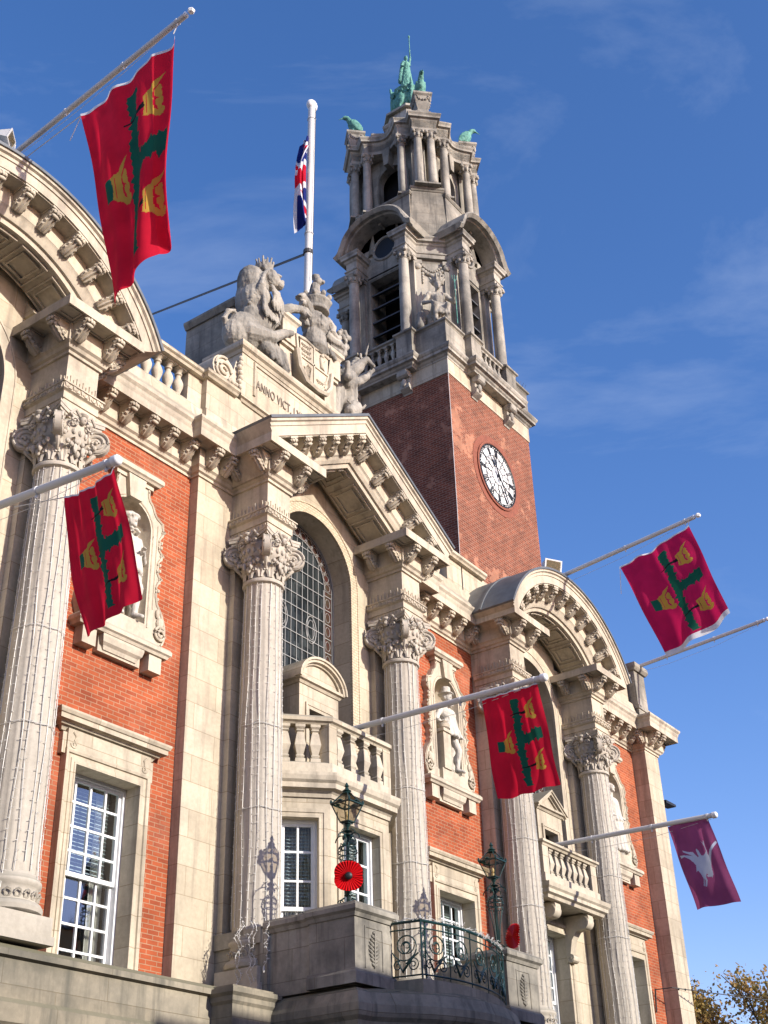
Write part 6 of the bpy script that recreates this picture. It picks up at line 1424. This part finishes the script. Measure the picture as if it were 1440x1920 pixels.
# tangled ends hanging by the nearer balcony wall
t=thing('hanging_lights','loose bundle of white light strings hanging over the balcony side wall','fairy lights',(13.9,-.9,5.3)); rnd=random.Random(4)
for (x,y,z0,z1) in ((13.88,-.55,5.95,5.0),(13.86,-.62,5.95,5.08),(13.87,-.80,5.92,4.98),(13.88,-.86,5.9,5.02),(13.86,-1.12,5.85,5.25)):
    b=MB(); pts=[(x+.03*math.sin(i*1.3+y*9)-(.05 if i>1 else 0),y+.03*math.sin(i*2.1+x),z0+(z1-z0)*i/12) for i in range(13)]; b.tube(pts,.006,4)
    for p in pts: 
        u=V(rnd.uniform(-1,1),rnd.uniform(-1,1),rnd.uniform(-.3,.3)).normalized()*.03; b.tube([V(*p),V(*p)+u],.005,4); b.tube([V(*p)+V(0,0,.04),V(*p)+V(0,0,.04)-u],.005,4)
    b.ell((pts[-1][0],pts[-1][1],z1-.04),(.015,.015,.05),nu=8,nv=6); obj('light_string',b,M['wire'],t)
# ---- floodlights
def flood(c,rz,label,k_=1.35):
    t=thing('floodlight',label,'floodlight',c,'floodlights on the round pediments'); b=MB(); b.loft([[(-.16,-.10,-.10),(.16,-.10,-.10),(.16,-.10,.10),(-.16,-.10,.10)],[(-.11,.10,-.06),(.11,.10,-.06),(.11,.10,.06),(-.11,.10,.06)]])
    b.box(-.17,.17,-.115,-.10,-.11,.11); mt=Matrix.Translation(Vector(c)+V(0,0,.16))@Matrix.Rotation(rz,4,'Z')@Matrix.Rotation(R(18),4,'X')@Matrix.Scale(k_,4); b.xf(mt); obj('housing',b,M['pole'],t)
    b=MB(); b.box(-.14,.14,-.122,-.116,-.085,.085); b.xf(mt); obj('glass',b,M['lampglass'],t)
    b=MB(); b.tube([(c[0]-.18,c[1],c[2]+.17),(c[0]-.18,c[1],c[2]-.02),(c[0]+.18,c[1],c[2]-.02),(c[0]+.18,c[1],c[2]+.17)],.012,5); b.box(c[0]-.05,c[0]+.05,c[1]-.05,c[1]+.05,c[2]-.2,c[2]); obj('bracket',b,M['pole'],t)
flood((7.72,-1.0,15.98),R(40),'pale floodlight at the left edge of the photo beside the flagpole foot',.85)
flood((24.0,-.95,15.66),R(-30),'square floodlight on top of the right round pediment')
# roof walkway rails
t=thing('roof_railing','thin dark metal handrail running behind the left balustrade','railing',(12,.9,15.6)); b=MB()
b.tube([(10.6,.9,16.35),(13.9,.9,16.35)],.03,6); b.tube([(10.6,.9,16.05),(13.9,.9,16.05)],.02,6); b.tube([(13.9,.9,16.35),(14.85,1.1,16.35)],.03,6)
for x in (10.6,12.2,13.9): b.tube([(x,.9,14.3),(x,.9,16.35)],.025,6)
obj('rails',b,M['lead'],t)
t=thing('hoop_railing','small dark metal guard frame between the right round pediment and end block','railing',(28.4,.4,15.2)); b=MB()
b.tube([(27.9,.3,14.3),(27.9,.3,15.45),(28.9,.3,15.45),(28.9,.3,14.3)],.025,6); b.tube([(27.9,.3,15.1),(28.9,.3,15.1)],.018,5); b.tube([(28.9,.3,15.45),(28.9,1.2,15.45),(28.9,1.2,14.3)],.025,6); obj('frame',b,M['lead'],t)
# roof ventilators seen behind the left pediment
t=thing('roof_chimney','short stone chimney behind the left round pediment','chimney',(10.6,2.4,14.3)); b=MB(); b.box(10.3,10.9,2.2,2.9,14.3,17.0); obj('stack',b,S_,t); b=MB(); b.box(10.22,10.98,2.12,2.98,16.95,17.1); obj('cap',b,M['stone_grey'],t)
# bracket lamp on the end pier, overhead wire
t=thing('bracket_light','flat black street light on an arm from the end pier','lamp',(30.55,.1,11.9)); b=MB(); b.tube([(30.5,.05,11.92),(31.0,-.05,11.98)],.03,6); obj('arm',b,M['black'],t); b=MB(); b.loft([[(30.8,-.16,11.94),(30.8,.16,11.94),(30.8,.16,12.02),(30.8,-.16,12.02)],[(31.5,-.12,12.0),(31.5,.12,12.0),(31.5,.12,12.06),(31.5,-.12,12.06)]]); obj('head',b,M['black'],t)
t=thing('overhead_wire','thin black cable stretching from the last brick bay to the right edge','cable',(29.2,.1,7.1)); b=MB(); b.tube([(29.15,.1,7.1),(29.3,-.25,7.12)]+[(29.3+18*i/14,-.25-7*i/14,7.12+1.2*i/14-.5*math.sin(PI*i/14)) for i in range(1,15)],.012,5); b.tube([(29.15,.15,6.6),(29.15,.1,7.12)],.02,5)
for i in range(30): x=29.5+i*.2; b.ell((x,-.25-(x-29.3)*7/18,7.10+.03*i*.2-.0),(.03,.02,.03),nu=6,nv=4)
obj('cable',b,M['black'],t)
t=thing('lantern_finial','small gilded finial on a post tip just below the balcony slab','finial',(16.35,-3.0,3.5)); b=MB(); b.lathe([(.03,3.3),(.10,3.45),(.05,3.5),(.03,3.58),(.06,3.64),(.02,3.72),(.03,3.76),(.0005,3.80)],(15.45,-3.2,.3),12); b.lathe([(.14,3.35),(.16,3.4),(.05,3.5)],(15.45,-3.2,.25),8); obj('crown_finial',b,M['gold'],t,smooth=40); b=MB(); b.tube([(15.45,-3.2,-.04),(15.45,-3.2,3.6)],.05,8); b.lathe([(.16,-.04),(.14,.1),(.06,.2)],(15.45,-3.2,0),12); obj('post',b,M['iron'],t,smooth=40)
# ---- anti-pigeon spikes on the belfry parapet
t=thing('bird_spikes','rows of fine bird spikes along the belfry parapet coping','bird spikes',(TX,TY,25.38)); b=MB(); rnd=random.Random(2)
for k in range(4):
    q=MB()
    for i in range(58):
        x=-2.2+i*.077; q.tube([(x,-2.34,25.36),(x+rnd.uniform(-.05,.05),-2.34+rnd.uniform(-.08,.05),25.52)],.004,3)
    b.join(q.rotz(k*PI/2))
b.mv((TX,TY,0)); obj('spikes',b,M['dwire'],t)

# ================= TREE =================
t=thing('street_tree','tree with sparse orange-brown autumn leaves beyond the end pier','tree',(63,11,0)); rnd=random.Random(11)
br=[]
def grow(p,d,Ln,r,lev):
    q=p+d*Ln; br.append((p,q,r,r*.68,lev))
    if lev>=5 or r<.014: return
    for k in range(3 if lev<4 else 2):
        nd=(d+V(rnd.uniform(-.75,.75),rnd.uniform(-.75,.75),rnd.uniform(-.15,.5))).normalized(); grow(q,nd,Ln*rnd.uniform(.62,.85),r*.62,lev+1)
grow(V(63,11,0),V(.02,.0,1),4.5,.30,0)
b=MB(); b.cap(br[0][0],br[0][1],.34,.22,10); obj('trunk',b,M['bark'],t,smooth=True)
b=MB()
for p,q,r0,r1,lev in br[1:]: b.cap(p,q,r0,r1,6) if lev<3 else b.tube([p,q],[r0,r1],4)
obj('branches',b,M['bark'],t,smooth=True)
b=MB()
for p,q,r0,r1,lev in br:
    if lev<3: continue
    for k in range(64 if lev>=4 else 20):
        c=p.lerp(q,rnd.random())+V(rnd.gauss(0,.36),rnd.gauss(0,.36),rnd.gauss(0,.32)); s=rnd.uniform(.06,.15); u=V(rnd.uniform(-1,1),rnd.uniform(-1,1),rnd.uniform(-1,1)).normalized(); v=u.cross(V(rnd.uniform(-1,1),rnd.uniform(-1,1),rnd.uniform(-1,1))).normalized()
        b.add([c-u*s,c+v*s*.6-u*s*.2,c+u*s,c-v*s*.6+u*s*.1],[(0,1,2,3)])
zs_=[z for x,y,z in b.v]; 0 and print('TREE',min(zs_),max(zs_),min(x for x,y,z in b.v),max(x for x,y,z in b.v),len(b.f))
obj('crown',b,M['leaf'],t)
# ================= GROUND AND THE STREET OPPOSITE =================
g=MB(); g.box(-600,600,-600,600,-1,-.30); struct('ground',g,M['asphalt'])
g=MB(); g.box(-200,200,-11.0,-4.5,-.296,-.16); struct('road',g,M['asphalt'])
g=MB(); g.box(-200,200,-4.5,14,-.296,-.04); struct('pavement',g,M['paving'])
g=MB(); g.box(-200,200,-17.5,-11.0,-.296,-.04); struct('far_pavement',g,M['paving'])
rnd=random.Random(6); x=-10; hts=[9.9,8.9,10.9,11.3,11.2,10.6]; k=0
labs=['cream','grey','white','ochre yellow','buff brown','faded pink']
while k<6:
    wd=11.5; t=thing('terrace_building',labs[k]+' rendered terrace building across the street behind the camera','building',(x,-17.5,0),'terrace across the street'); h=hts[k]
    b=MB(); wins=[(x+1+2.6*i,x+2.3+2.6*i,z,z+1.7) for i in range(4) for z in (4,7)]; wall(b,x,x+wd,0,h,-17.9,-17.5,wins+[(x+.8,x+wd-.8,.3,2.9)]); b.box(x,x+wd,-27,-26.6,0,h); b.box(x,x+.3,-26.6,-17.9,0,h); b.box(x+wd-.3,x+wd,-26.6,-17.9,0,h); obj('wall',b,M['shop'][k],t)
    b=MB(); b.prism([(-27,h),(-22.2,h+.6),(-17.3,h)],lambda p,xx:(xx,p[0],p[1]),x,x+wd); b.box(x,x+wd,-17.5,-17.3,h-.2,h); obj('roof',b,M['slate'],t)
    for a,c,z0,z1 in wins: b=MB(); b.box(a,c,-17.75,-17.7,z0,z1); obj('window',b,M['glass'],t)
    x+=wd; k+=1
